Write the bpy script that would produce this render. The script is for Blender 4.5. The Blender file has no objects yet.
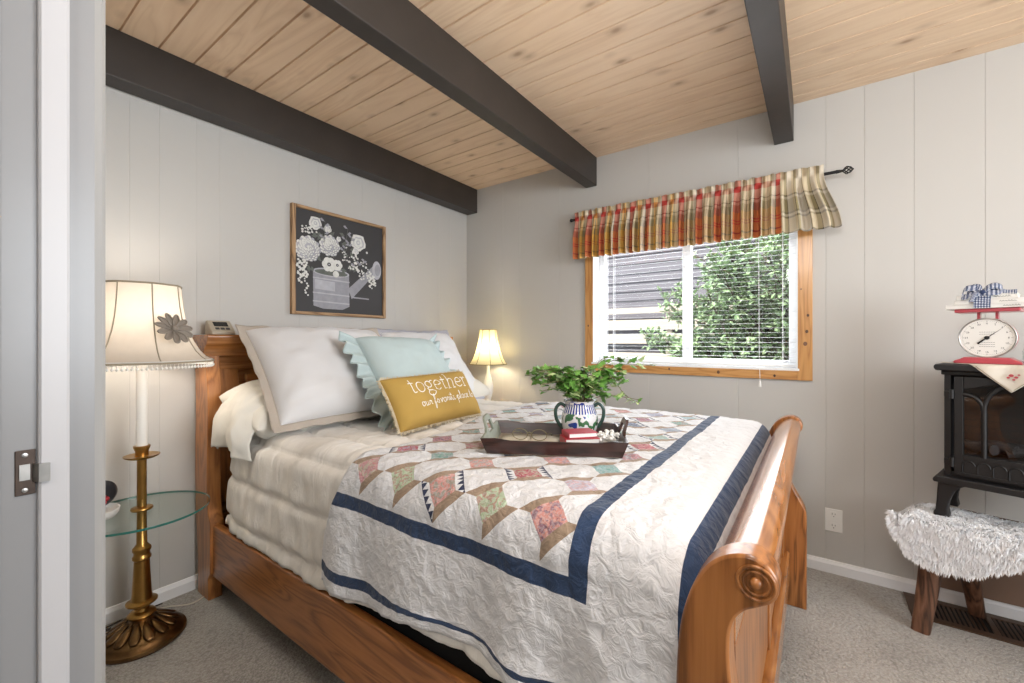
import bpy, bmesh, math, random
from mathutils import Vector, Matrix, noise
random.seed(7)
PI = math.pi
sc = bpy.context.scene
COL = sc.collection

# ------------------------------------------------------------------ camera, light, exposure
cam_d = bpy.data.cameras.new('camera')
cam = bpy.data.objects.new('camera', cam_d); COL.objects.link(cam); sc.camera = cam
cam_d.sensor_fit = 'HORIZONTAL'; cam_d.sensor_width = 36.0
cam_d.lens = 423.5 / 1024 * 36.0
cam_d.shift_y = -1.5 / 1024
cam_d.clip_start = 0.02
cam.location = (2.46, -2.74, 1.2)
cam.rotation_euler = (PI / 2, 0, math.atan((815 - 512) / 423.5))

w = bpy.data.worlds.new('daylight'); sc.world = w; w.use_nodes = True
w.node_tree.nodes['Background'].inputs[0].default_value = (0.80, 0.90, 1.0, 1)
w.node_tree.nodes['Background'].inputs[1].default_value = 2.4

def sun(name, rot, e, ang, col):
    d = bpy.data.lights.new(name, 'SUN'); d.energy = e; d.angle = ang; d.color = col
    o = bpy.data.objects.new(name, d); COL.objects.link(o); o.rotation_euler = rot
def area(name, loc, rot, sx, sy, e, col):
    d = bpy.data.lights.new(name, 'AREA'); d.shape = 'RECTANGLE'; d.size = sx; d.size_y = sy
    d.energy = e; d.color = col
    o = bpy.data.objects.new(name, d); COL.objects.link(o); o.location = loc; o.rotation_euler = rot
sun('sunlight', (math.radians(38), 0, math.radians(-12)), 4.2, 0.01, (1.0, 0.95, 0.86))
# daylight through the window behind the camera's right hand and through the window in view
area('side_window_daylight', (4.80, -1.75, 1.55), (0, PI / 2, 0), 1.3, 1.5, 36, (0.95, 0.975, 1.0))
area('view_window_daylight', (1.8, 0.14, 1.45), (-PI / 2, 0, 0), 1.1, 0.7, 10, (0.93, 0.97, 1.0))
# unseen fill light added in the hall to brighten the bed's near side
hl_d = bpy.data.lights.new('hall_fill_light', 'POINT'); hl_d.energy = 15; hl_d.color = (1.0, 0.99, 0.98); hl_d.shadow_soft_size = 0.2
hl_o = bpy.data.objects.new('hall_fill_light', hl_d); COL.objects.link(hl_o); hl_o.location = (2.35, -3.7, 2.05)
# fill light added just above the view to brighten room and ceiling
pl_d = bpy.data.lights.new('overhead_fill_light', 'POINT'); pl_d.energy = 19; pl_d.color = (1.0, 0.99, 0.98); pl_d.shadow_soft_size = 0.16
pl_o = bpy.data.objects.new('overhead_fill_light', pl_d); COL.objects.link(pl_o); pl_o.location = (2.45, -2.05, 2.0)

sc.view_settings.view_transform = 'Standard'
sc.view_settings.look = 'None'
sc.view_settings.gamma = 1
sc.view_settings.use_curve_mapping = False
sc.view_settings.exposure = 0.80

# ------------------------------------------------------------------ mesh helpers
class MB:
    def __init__(s): s.v = []; s.f = []; s.uv = {}; s.mi = []
    def add(s, vs, fs, mi=0, uvs=None):
        b = len(s.v); s.v += [tuple(p) for p in vs]
        for k, f in enumerate(fs):
            if uvs is not None: s.uv[len(s.f)] = [uvs[i] for i in f]
            s.f.append([b + i for i in f]); s.mi.append(mi)
        return s
    def box(s, x0, x1, y0, y1, z0, z1, mi=0):
        vs = [(x, y, z) for z in (z0, z1) for y in (y0, y1) for x in (x0, x1)]
        return s.add(vs, [(0, 2, 3, 1), (4, 5, 7, 6), (0, 1, 5, 4), (2, 6, 7, 3), (0, 4, 6, 2), (1, 3, 7, 5)], mi)
    def obox(s, c, u, v, n, mi=0):          # centre and three half-axis vectors
        c, u, v, n = Vector(c), Vector(u), Vector(v), Vector(n)
        vs = [c + u * a + v * b + n * d for d in (-1, 1) for b in (-1, 1) for a in (-1, 1)]
        return s.add(vs, [(0, 2, 3, 1), (4, 5, 7, 6), (0, 1, 5, 4), (2, 6, 7, 3), (0, 4, 6, 2), (1, 3, 7, 5)], mi)
    def prism(s, pts, ax, d0, d1, mi=0):    # outline extruded along an axis
        n = len(pts)
        def P(p, d):
            if ax == 'y': return (p[0], d, p[1])
            if ax == 'x': return (d, p[0], p[1])
            return (p[0], p[1], d)
        vs = [P(p, d0) for p in pts] + [P(p, d1) for p in pts]
        fs = [tuple(range(n)), tuple(range(2 * n - 1, n - 1, -1))]
        fs += [(i, (i + 1) % n, n + (i + 1) % n, n + i) for i in range(n)]
        return s.add(vs, fs, mi)
    def lathe(s, prof, c=(0, 0, 0), n=28, mi=0, caps=True):
        vs = []; fs = []
        for r, z in prof:
            for k in range(n):
                a = 2 * PI * k / n; vs.append((c[0] + r * math.cos(a), c[1] + r * math.sin(a), c[2] + z))
        for i in range(len(prof) - 1):
            for k in range(n):
                k2 = (k + 1) % n; fs.append((i * n + k, i * n + k2, (i + 1) * n + k2, (i + 1) * n + k))
        if caps:
            fs.append(tuple(range(n - 1, -1, -1))); m = (len(prof) - 1) * n; fs.append(tuple(range(m, m + n)))
        return s.add(vs, fs, mi)
    def tube(s, path, r, n=8, mi=0, closed=False, flat=1.0):
        path = [Vector(p) for p in path]; m = len(path); vs = []; fs = []
        rr = r if isinstance(r, (list, tuple)) else [r] * m
        prev = None
        for i, p in enumerate(path):
            if closed: t = path[(i + 1) % m] - path[i - 1]
            else: t = path[min(i + 1, m - 1)] - path[max(i - 1, 0)]
            if t.length < 1e-9: t = Vector((0, 0, 1))
            t.normalize()
            if prev is None:
                a = Vector((0, 0, 1)) if abs(t.z) < 0.9 else Vector((1, 0, 0))
                u = t.cross(a).normalized()
            else:
                u = prev - t * prev.dot(t)
                u = u.normalized() if u.length > 1e-6 else t.orthogonal().normalized()
            prev = u; q = t.cross(u)
            for k in range(n):
                an = 2 * PI * k / n; vs.append(p + u * (rr[i] * math.cos(an)) + q * (rr[i] * flat * math.sin(an)))
        for i in range(m if closed else m - 1):
            for k in range(n):
                k2 = (k + 1) % n; j = (i + 1) % m
                fs.append((i * n + k, i * n + k2, j * n + k2, j * n + k))
        if not closed:
            fs.append(tuple(range(n - 1, -1, -1))); fs.append(tuple(range((m - 1) * n, m * n)))
        return s.add(vs, fs, mi)
    def ball(s, c, r, n=10, sz=1.0, mi=0):
        k = max(4, n // 2)
        prof = [(max(1e-4, r * math.sin(PI * i / k)), -r * sz * math.cos(PI * i / k)) for i in range(k + 1)]
        return s.lathe(prof, c, n, mi)
    def grid(s, nu, nv, fn, uvfn=None, mi=0, wrapu=False):
        vs = []; uvs = []; fs = []
        for j in range(nv + 1):
            for i in range(nu + (0 if wrapu else 1)):
                vs.append(tuple(fn(i / nu, j / nv)))
                uvs.append(uvfn(i / nu, j / nv) if uvfn else (i / nu, j / nv))
        W = nu if wrapu else nu + 1
        for j in range(nv):
            for i in range(nu):
                i2 = (i + 1) % W if wrapu else i + 1
                fs.append((j * W + i, j * W + i2, (j + 1) * W + i2, (j + 1) * W + i))
        return s.add(vs, fs, mi, uvs)

ORG = {}
def empty(name, loc, label=None, cat=None, group=None, rz=0.0, kind=None, zabs=False):
    o = bpy.data.objects.new(name, None); COL.objects.link(o); o.empty_display_size = 0.05
    o.location = loc; o.rotation_euler = (0, 0, rz); ORG[o.name] = Vector(loc) if rz == 0 else Vector((0, 0, loc[2] if zabs else 0))
    return tag(o, label, cat, group, kind)
def tag(o, label=None, cat=None, group=None, kind=None):
    if label: o['label'] = label
    if cat: o['category'] = cat
    if group: o['group'] = group
    if kind: o['kind'] = kind
    return o
def build(name, mb, mats, parent=None, loc=None, smooth=None, bevel=0.0, solid=0.0, subd=0, fix=True, rz=0.0):
    """verts are in world space (or in the rotated parent's own space)"""
    if not isinstance(mats, (list, tuple)): mats = [mats]
    if parent is not None: org = ORG[parent.name]
    else: org = Vector(loc) if loc is not None else Vector((0, 0, 0))
    me = bpy.data.meshes.new(name)
    if rz: verts = mb.v
    else: verts = [(p[0] - org.x, p[1] - org.y, p[2] - org.z) for p in mb.v]
    me.from_pydata(verts, [], mb.f)
    for m in mats: me.materials.append(m)
    for p, i in zip(me.polygons, mb.mi): p.material_index = i
    if mb.uv:
        lay = me.uv_layers.new(name='UVMap')
        for p in me.polygons:
            u = mb.uv.get(p.index)
            if u:
                for li, uvv in zip(p.loop_indices, u): lay.data[li].uv = uvv
    if fix:
        bm = bmesh.new(); bm.from_mesh(me); bmesh.ops.recalc_face_normals(bm, faces=bm.faces); bm.to_mesh(me); bm.free()
    if smooth is not None:
        for p in me.polygons: p.use_smooth = True
        if smooth < 179: me.set_sharp_from_angle(angle=math.radians(smooth))
    o = bpy.data.objects.new(name, me); COL.objects.link(o)
    if parent is not None: o.parent = parent
    else: o.location = org
    if rz: o.rotation_euler = (0, 0, rz)
    ORG[o.name] = org
    if bevel:
        b = o.modifiers.new('bevel', 'BEVEL'); b.width = bevel; b.segments = 2; b.limit_method = 'ANGLE'; b.angle_limit = 0.6
    if solid:
        b = o.modifiers.new('thickness', 'SOLIDIFY'); b.thickness = solid; b.offset = 0
    if subd:
        b = o.modifiers.new('subdivision', 'SUBSURF'); b.levels = subd; b.render_levels = subd
    return o
def nz(x, y, z=0.0): return noise.noise(Vector((x, y, z)))
def sstep(a, b, x):
    t = max(0.0, min(1.0, (x - a) / (b - a))); return t * t * (3 - 2 * t)
def lerp(a, b, t): return a + (b - a) * t
def catmull(pts, n=6, closed=False):
    out = []; m = len(pts); pts = [Vector(p) for p in pts]
    for i in range(m if closed else m - 1):
        if closed: p0, p1, p2, p3 = pts[i - 1], pts[i], pts[(i + 1) % m], pts[(i + 2) % m]
        else: p0, p1, p2, p3 = pts[max(i - 1, 0)], pts[i], pts[i + 1], pts[min(i + 2, m - 1)]
        for k in range(n):
            t = k / n
            out.append(0.5 * ((2 * p1) + (-p0 + p2) * t + (2 * p0 - 5 * p1 + 4 * p2 - p3) * t * t + (-p0 + 3 * p1 - 3 * p2 + p3) * t ** 3))
    if not closed: out.append(pts[-1])
    return out

# ------------------------------------------------------------------ material helpers
class NT:
    def __init__(s, name):
        s.m = bpy.data.materials.new(name); s.m.use_nodes = True
        s.t = s.m.node_tree; s.n = s.t.nodes; s.l = s.t.links
        s.b = s.n['Principled BSDF']
    def new(s, t, **kw):
        o = s.n.new(t)
        for k, v in kw.items(): setattr(o, k, v)
        return o
    def put(s, sock, v):
        if isinstance(v, bpy.types.NodeSocket): s.l.new(v, sock)
        else:
            if sock.type == 'RGBA' and not isinstance(v, (int, float)) and len(v) == 3: v = (*v, 1)
            sock.default_value = v
    def ma(s, op, a, b=None, c=None):
        o = s.new('ShaderNodeMath', operation=op); s.put(o.inputs[0], a)
        if b is not None: s.put(o.inputs[1], b)
        if c is not None: s.put(o.inputs[2], c)
        return o.outputs[0]
    def mix(s, f, a, b, blend='MIX'):
        o = s.new('ShaderNodeMix', data_type='RGBA', blend_type=blend)
        s.put(o.inputs[0], f); s.put(o.inputs[6], a); s.put(o.inputs[7], b); return o.outputs[2]
    def co(s, kind='Object', scale=None):
        o = s.new('ShaderNodeTexCoord').outputs[kind]
        if scale:
            m = s.new('ShaderNodeMapping'); s.l.new(o, m.inputs[0]); m.inputs['Scale'].default_value = scale; o = m.outputs[0]
        return o
    def noise(s, v, scale, detail=3, rough=0.5, dist=0.0):
        o = s.new('ShaderNodeTexNoise'); s.l.new(v, o.inputs['Vector']); o.inputs['Scale'].default_value = scale
        o.inputs['Detail'].default_value = detail; o.inputs['Roughness'].default_value = rough; o.inputs['Distortion'].default_value = dist
        return o
    def ramp(s, f, stops, const=False):
        o = s.new('ShaderNodeValToRGB'); s.l.new(f, o.inputs[0]); cr = o.color_ramp
        if const: cr.interpolation = 'CONSTANT'
        while len(cr.elements) < len(stops): cr.elements.new(0.5)
        for e, (p, c) in zip(cr.elements, stops): e.position = p; e.color = (*c, 1)
        return o.outputs[0]
    def bump(s, h, strength=0.3, dist=0.01):
        o = s.new('ShaderNodeBump'); s.l.new(h, o.inputs['Height']); o.inputs['Strength'].default_value = strength
        o.inputs['Distance'].default_value = dist; s.l.new(o.outputs[0], s.b.inputs['Normal'])
    def col(s, v): s.put(s.b.inputs['Base Color'], v)
    def rough(s, v): s.put(s.b.inputs['Roughness'], v)
    def metal(s, v): s.put(s.b.inputs['Metallic'], v)
    def sep(s, v):
        o = s.new('ShaderNodeSeparateXYZ'); s.l.new(v, o.inputs[0]); return o.outputs

def plain(name, col, rough=0.6, metal=0.0, bs=0, bst=0.2, var=0.06, vs=4.0, coat=0.0, bd=0.004, sheen=0.0):
    t = NT(name); c = t.co()
    n = t.noise(c, vs, 3)
    t.col(t.mix(n.outputs['Fac'], tuple(x * (1 - var) for x in col), tuple(min(1, x * (1 + var)) for x in col)))
    t.rough(rough); t.metal(metal)
    t.b.inputs['Coat Weight'].default_value = coat; t.b.inputs['Coat Roughness'].default_value = 0.12
    t.b.inputs['Sheen Weight'].default_value = sheen
    if bs: t.bump(t.noise(c, bs, 4).outputs['Fac'], bst, bd)
    return t.m
def wood(name, dark, mid, light, axis, rough=0.35, coat=0.3, scale=1.0):
    t = NT(name)
    st = [9.0 * scale] * 3; st['xyz'.index(axis)] = 1.1 * scale
    c = t.co('Object', st)
    wv = t.noise(c, 1.5, 2, 0.45, 0.5)
    rings = t.ma('FRACT', t.ma('MULTIPLY', wv.outputs['Fac'], 7.0))
    rings = t.ma('ABSOLUTE', t.ma('SUBTRACT', rings, 0.5))
    st2 = [130.0 * scale] * 3; st2['xyz'.index(axis)] = 5.0 * scale
    fine = t.noise(t.co('Object', st2), 1.0, 3, 0.6)
    f = t.ma('ADD', t.ma('MULTIPLY', rings, 1.25), t.ma('MULTIPLY', t.ma('SUBTRACT', fine.outputs['Fac'], 0.5), 0.9))
    t.col(t.ramp(f, [(0.02, dark), (0.3, mid), (0.75, light)]))
    t.rough(rough); t.b.inputs['Coat Weight'].default_value = coat; t.b.inputs['Coat Roughness'].default_value = 0.15
    t.bump(fine.outputs['Fac'], 0.12, 0.002)
    return t.m
def shade_mat(name, col, trans=0.5, rough=0.8):
    t = NT(name); out = t.n['Material Output']
    c = t.co(); n = t.noise(c, 45, 2)
    cc = t.mix(n.outputs['Fac'], tuple(x * 0.92 for x in col), col)
    t.col(cc); t.rough(rough)
    tr = t.new('ShaderNodeBsdfTranslucent'); t.put(tr.inputs[0], cc)
    mx = t.new('ShaderNodeMixShader'); mx.inputs[0].default_value = trans
    t.l.new(t.b.outputs[0], mx.inputs[1]); t.l.new(tr.outputs[0], mx.inputs[2]); t.l.new(mx.outputs[0], out.inputs[0])
    return t.m
def glass_mat(name, tint=(1, 1, 1), refl=0.06):
    t = NT(name); out = t.n['Material Output']
    tr = t.new('ShaderNodeBsdfTransparent'); t.put(tr.inputs[0], tint)
    gl = t.new('ShaderNodeBsdfGlossy'); gl.inputs['Roughness'].default_value = 0.02
    fr = t.new('ShaderNodeLayerWeight'); fr.inputs[0].default_value = 0.5
    fac = t.ma('ADD', 0.03, t.ma('MULTIPLY', t.ma('POWER', fr.outputs['Facing'], 5.0), 0.5))
    mx = t.new('ShaderNodeMixShader'); t.l.new(fac, mx.inputs[0])
    t.l.new(tr.outputs[0], mx.inputs[1]); t.l.new(gl.outputs[0], mx.inputs[2]); t.l.new(mx.outputs[0], out.inputs[0])
    return t.m

M_wall = plain('wall_paint', (0.515, 0.502, 0.478), 0.55, var=0.015, bs=60, bst=0.04)
M_white = plain('white_trim_paint', (0.80, 0.80, 0.81), 0.35, var=0.02)
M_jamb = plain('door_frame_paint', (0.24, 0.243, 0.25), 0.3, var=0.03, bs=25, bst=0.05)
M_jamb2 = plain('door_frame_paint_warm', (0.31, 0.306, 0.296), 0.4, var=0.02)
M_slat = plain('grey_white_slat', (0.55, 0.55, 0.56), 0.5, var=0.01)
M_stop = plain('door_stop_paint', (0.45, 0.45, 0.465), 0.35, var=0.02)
M_vinyl = plain('white_vinyl', (0.85, 0.86, 0.87), 0.35, var=0.01)
M_beam = plain('dark_beam_paint', (0.034, 0.027, 0.023), 0.5, var=0.25, vs=8, bs=30, bst=0.12)
M_oakx = wood('oak_lengthwise', (0.22, 0.075, 0.018), (0.35, 0.13, 0.034), (0.43, 0.172, 0.049), 'x')
M_oaky = wood('oak_crosswise', (0.27, 0.10, 0.026), (0.37, 0.148, 0.041), (0.45, 0.192, 0.058), 'y', rough=0.26, coat=0.6)
M_oakz = wood('oak_upright', (0.17, 0.060, 0.014), (0.33, 0.122, 0.031), (0.42, 0.168, 0.046), 'z')
M_oakh = wood('oak_headboard', (0.27, 0.10, 0.026), (0.39, 0.152, 0.041), (0.47, 0.195, 0.057), 'z')
M_pinex = wood('pine_lengthwise', (0.42, 0.19, 0.055), (0.54, 0.27, 0.085), (0.60, 0.32, 0.11), 'x', 0.4, 0.2)
M_pinez = wood('pine_upright', (0.42, 0.19, 0.055), (0.54, 0.27, 0.085), (0.60, 0.32, 0.11), 'z', 0.4, 0.2)
M_walnut = wood('brown_bench_wood', (0.05, 0.022, 0.012), (0.13, 0.058, 0.03), (0.22, 0.11, 0.065), 'z', 0.5, 0.1)
M_tray = wood('dark_tray_wood', (0.018, 0.008, 0.006), (0.036, 0.014, 0.011), (0.055, 0.022, 0.017), 'x', 0.35, 0.2)
M_framew = wood('picture_frame_wood', (0.20, 0.11, 0.05), (0.36, 0.22, 0.11), (0.46, 0.30, 0.16), 'z', 0.6, 0.0)
M_framewy = wood('picture_frame_wood_across', (0.20, 0.11, 0.05), (0.36, 0.22, 0.11), (0.46, 0.30, 0.16), 'y', 0.6, 0.0)
M_brass = plain('aged_brass', (0.42, 0.24, 0.07), 0.30, 1.0, var=0.25, vs=25, bs=50, bst=0.08)
M_bronze = plain('bronze_base', (0.17, 0.095, 0.04), 0.36, 1.0, var=0.4, vs=30, bs=70, bst=0.15)
M_iron = plain('black_cast_iron', (0.007, 0.007, 0.008), 0.5, 0.0, var=0.3, bs=120, bst=0.15)
M_black = plain('black_metal', (0.01, 0.01, 0.011), 0.4, 0.4, var=0.2)
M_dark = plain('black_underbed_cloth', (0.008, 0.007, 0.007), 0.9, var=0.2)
M_red = plain('red_enamel', (0.46, 0.065, 0.085), 0.3, var=0.05, coat=0.3)
M_redbook = plain('red_leather', (0.38, 0.02, 0.03), 0.4, var=0.15, bs=90, bst=0.2)
M_paper = plain('white_paper', (0.80, 0.79, 0.76), 0.7, var=0.03)
M_candle = plain('white_candle_sleeve', (0.82, 0.81, 0.78), 0.5, var=0.02)
M_steel = plain('worn_steel', (0.45, 0.44, 0.42), 0.35, 1.0, var=0.3, vs=40)
M_rust = plain('tarnished_strike', (0.07, 0.05, 0.04), 0.5, 0.5, var=0.6, vs=60)
M_dgrey = plain('dark_grey_plastic', (0.03, 0.03, 0.035), 0.3)
M_beigep = plain('beige_plastic', (0.42, 0.37, 0.29), 0.45, var=0.04)
M_lcd = plain('dark_lcd', (0.012, 0.013, 0.012), 0.15)
M_navycloth = plain('navy_cloth', (0.018, 0.035, 0.095), 0.8, var=0.15, vs=40, bs=120, bst=0.2)
M_creamlinen = plain('cream_linen', (0.74, 0.715, 0.65), 0.85, var=0.04, bs=220, bst=0.12, sheen=0.2)
M_whitelinen = plain('white_linen', (0.73, 0.73, 0.745), 0.85, var=0.02, bs=200, bst=0.10, sheen=0.2)
M_taupe = plain('taupe_linen', (0.50, 0.44, 0.38), 0.85, var=0.06, bs=200, bst=0.15)
M_aqua = plain('aqua_cotton', (0.48, 0.58, 0.59), 0.85, var=0.05, vs=20, bs=180, bst=0.2)
M_sage = plain('sage_cotton', (0.50, 0.52, 0.44), 0.85, var=0.08, vs=20, bs=180, bst=0.2)
M_mustard = plain('mustard_canvas', (0.44, 0.28, 0.065), 0.85, var=0.12, vs=9, bs=260, bst=0.25)
M_fringe = plain('oatmeal_fringe', (0.60, 0.52, 0.38), 0.9, var=0.2, vs=60, bs=150, bst=0.5)
M_letter = plain('cream_print', (0.86, 0.84, 0.78), 0.8, var=0.02)
M_lilac = plain('lilac_grey_linen', (0.42, 0.42, 0.48), 0.85, var=0.06)
M_fur = plain('white_wool', (0.83, 0.85, 0.88), 0.9, var=0.05, vs=30)
M_plate = plain('white_outlet_plastic', (0.82, 0.82, 0.80), 0.35, var=0.01)
M_vent = plain('brown_register_metal', (0.10, 0.058, 0.035), 0.4, 0.5, var=0.2, vs=12)
M_brownpanel = plain('plain_brown', (0.24, 0.15, 0.105), 0.6, var=0.06)
M_glass = glass_mat('window_glass')
M_tglass = glass_mat('table_glass', (0.93, 0.975, 0.96))
M_edge = plain('green_glass_edge', (0.02, 0.16, 0.13), 0.08, coat=1.0)
M_shade = shade_mat('ivory_damask_shade', (0.70, 0.62, 0.53), 0.17)
M_shade2 = shade_mat('yellow_lampshade', (0.82, 0.73, 0.44), 0.20)
M_pipe = plain('taupe_piping', (0.34, 0.29, 0.21), 0.8)
M_olive = plain('olive_piping', (0.24, 0.19, 0.07), 0.8)
M_leaf = plain('ivy_leaf', (0.14, 0.32, 0.06), 0.45, var=0.55, vs=25)
M_leaf2 = plain('pale_leaf', (0.42, 0.52, 0.24), 0.5, var=0.3, vs=25)
M_stem = plain('plant_stem', (0.16, 0.13, 0.05), 0.6)
M_soil = plain('potting_soil', (0.02, 0.014, 0.009), 0.95, bs=150, bst=0.8)
M_cordw = plain('cream_cord', (0.60, 0.54, 0.45), 0.5)
M_cordb = plain('brown_cord', (0.04, 0.028, 0.02), 0.5)
M_bush = plain('bush_leaf', (0.30, 0.42, 0.22), 0.3, var=0.6, vs=7)
M_bark = plain('bush_bark', (0.10, 0.075, 0.055), 0.9)
M_siding = plain('weathered_siding', (0.115, 0.105, 0.115), 0.8, var=0.25, vs=3, bs=30, bst=0.2)
M_rail = plain('cream_deck_board', (0.40, 0.34, 0.27), 0.7, var=0.1)
M_ground = plain('garden_ground', (0.12, 0.11, 0.07), 0.95, var=0.4, vs=3)
M_panelpink = M_oakz
M_tan = plain('canvas_print_black', (0.046, 0.044, 0.046), 0.7, var=0.25, vs=3)
M_pw = plain('print_white', (0.66, 0.66, 0.63), 0.7, var=0.25, vs=60)
M_pg = plain('print_grey', (0.30, 0.30, 0.33), 0.7, var=0.25, vs=30)
M_pg2 = plain('print_light_grey', (0.43, 0.43, 0.47), 0.7, var=0.25, vs=30)
M_pleaf = plain('print_grey_green', (0.12, 0.13, 0.115), 0.7, var=0.3, vs=40)
M_bulb = NT('lit_bulb'); M_bulb.b.inputs['Emission Color'].default_value = (1, 0.85, 0.6, 1); M_bulb.b.inputs['Emission Strength'].default_value = 6; M_bulb = M_bulb.m
M_flowerpin = plain('taupe_ribbon_flower', (0.27, 0.23, 0.19), 0.45, var=0.15)

def ceiling_mat():
    t = NT('pine_ceiling_planks'); c = t.co(); x, y, z = t.sep(c)
    pid = t.ma('FLOOR', t.ma('DIVIDE', t.ma('ADD', y, 1.624), 0.128))
    wn = t.new('ShaderNodeTexWhiteNoise', noise_dimensions='1D'); t.l.new(pid, wn.inputs['W'])
    cv = t.new('ShaderNodeCombineXYZ')
    t.put(cv.inputs[0], t.ma('ADD', t.ma('MULTIPLY', x, 0.9), t.ma('MULTIPLY', pid, 7.3))); t.put(cv.inputs[1], t.ma('MULTIPLY', y, 8.0)); t.put(cv.inputs[2], pid)
    g = t.noise(cv.outputs[0], 1.0, 3, 0.5, 0.8)
    rg = t.ma('ABSOLUTE', t.ma('SUBTRACT', t.ma('FRACT', t.ma('MULTIPLY', g.outputs['Fac'], 6)), 0.5))
    base = t.ramp(rg, [(0.0, (0.70, 0.50, 0.335)), (0.16, (0.75, 0.55, 0.375)), (0.5, (0.80, 0.605, 0.425))])
    base = t.mix(t.ma('MULTIPLY', wn.outputs[0], 0.5), base, (0.81, 0.60, 0.41))
    # knots
    kv = t.new('ShaderNodeCombineXYZ'); t.put(kv.inputs[0], t.ma('MULTIPLY', x, 4.6)); t.put(kv.inputs[1], t.ma('MULTIPLY', y, 8.5)); t.put(kv.inputs[2], t.ma('MULTIPLY', pid, 3.7))
    vo = t.new('ShaderNodeTexVoronoi'); t.l.new(kv.outputs[0], vo.inputs['Vector']); vo.inputs['Scale'].default_value = 1.0
    kd = t.ma('ADD', vo.outputs['Distance'], t.ma('MULTIPLY', t.ma('SUBTRACT', g.outputs['Fac'], 0.5), 0.12))
    kc = t.ramp(kd, [(0.05, (1, 1, 1)), (0.13, (0.35, 0.35, 0.35)), (0.25, (0, 0, 0))])
    base = t.mix(t.ma('MULTIPLY', t.sep(kc)[0], 0.7), base, (0.26, 0.13, 0.06))
    t.col(base); t.rough(0.5)
    return t.m
def carpet_mat():
    t = NT('grey_carpet'); c = t.co()
    big = t.noise(c, 2.2, 3, 0.5); fine = t.noise(c, 190, 2, 0.6)
    vo = t.new('ShaderNodeTexVoronoi'); t.l.new(c, vo.inputs['Vector']); vo.inputs['Scale'].default_value = 95
    f = t.ma('ADD', t.ma('MULTIPLY', big.outputs['Fac'], 0.45), t.ma('MULTIPLY', fine.outputs['Fac'], 0.55))
    f = t.ma('SUBTRACT', f, t.ma('MULTIPLY', vo.outputs['Distance'], 0.25))
    t.col(t.ramp(f, [(0.2, (0.20, 0.18, 0.155)), (0.42, (0.36, 0.335, 0.30)), (0.62, (0.47, 0.445, 0.41))]))
    t.rough(0.95); t.b.inputs['Sheen Weight'].default_value = 0.3
    h = t.ma('SUBTRACT', fine.outputs['Fac'], vo.outputs['Distance'])
    t.bump(h, 0.6, 0.008)
    return t.m
QV0, QU0, QD = 0.32, 1.478, 0.165
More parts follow.
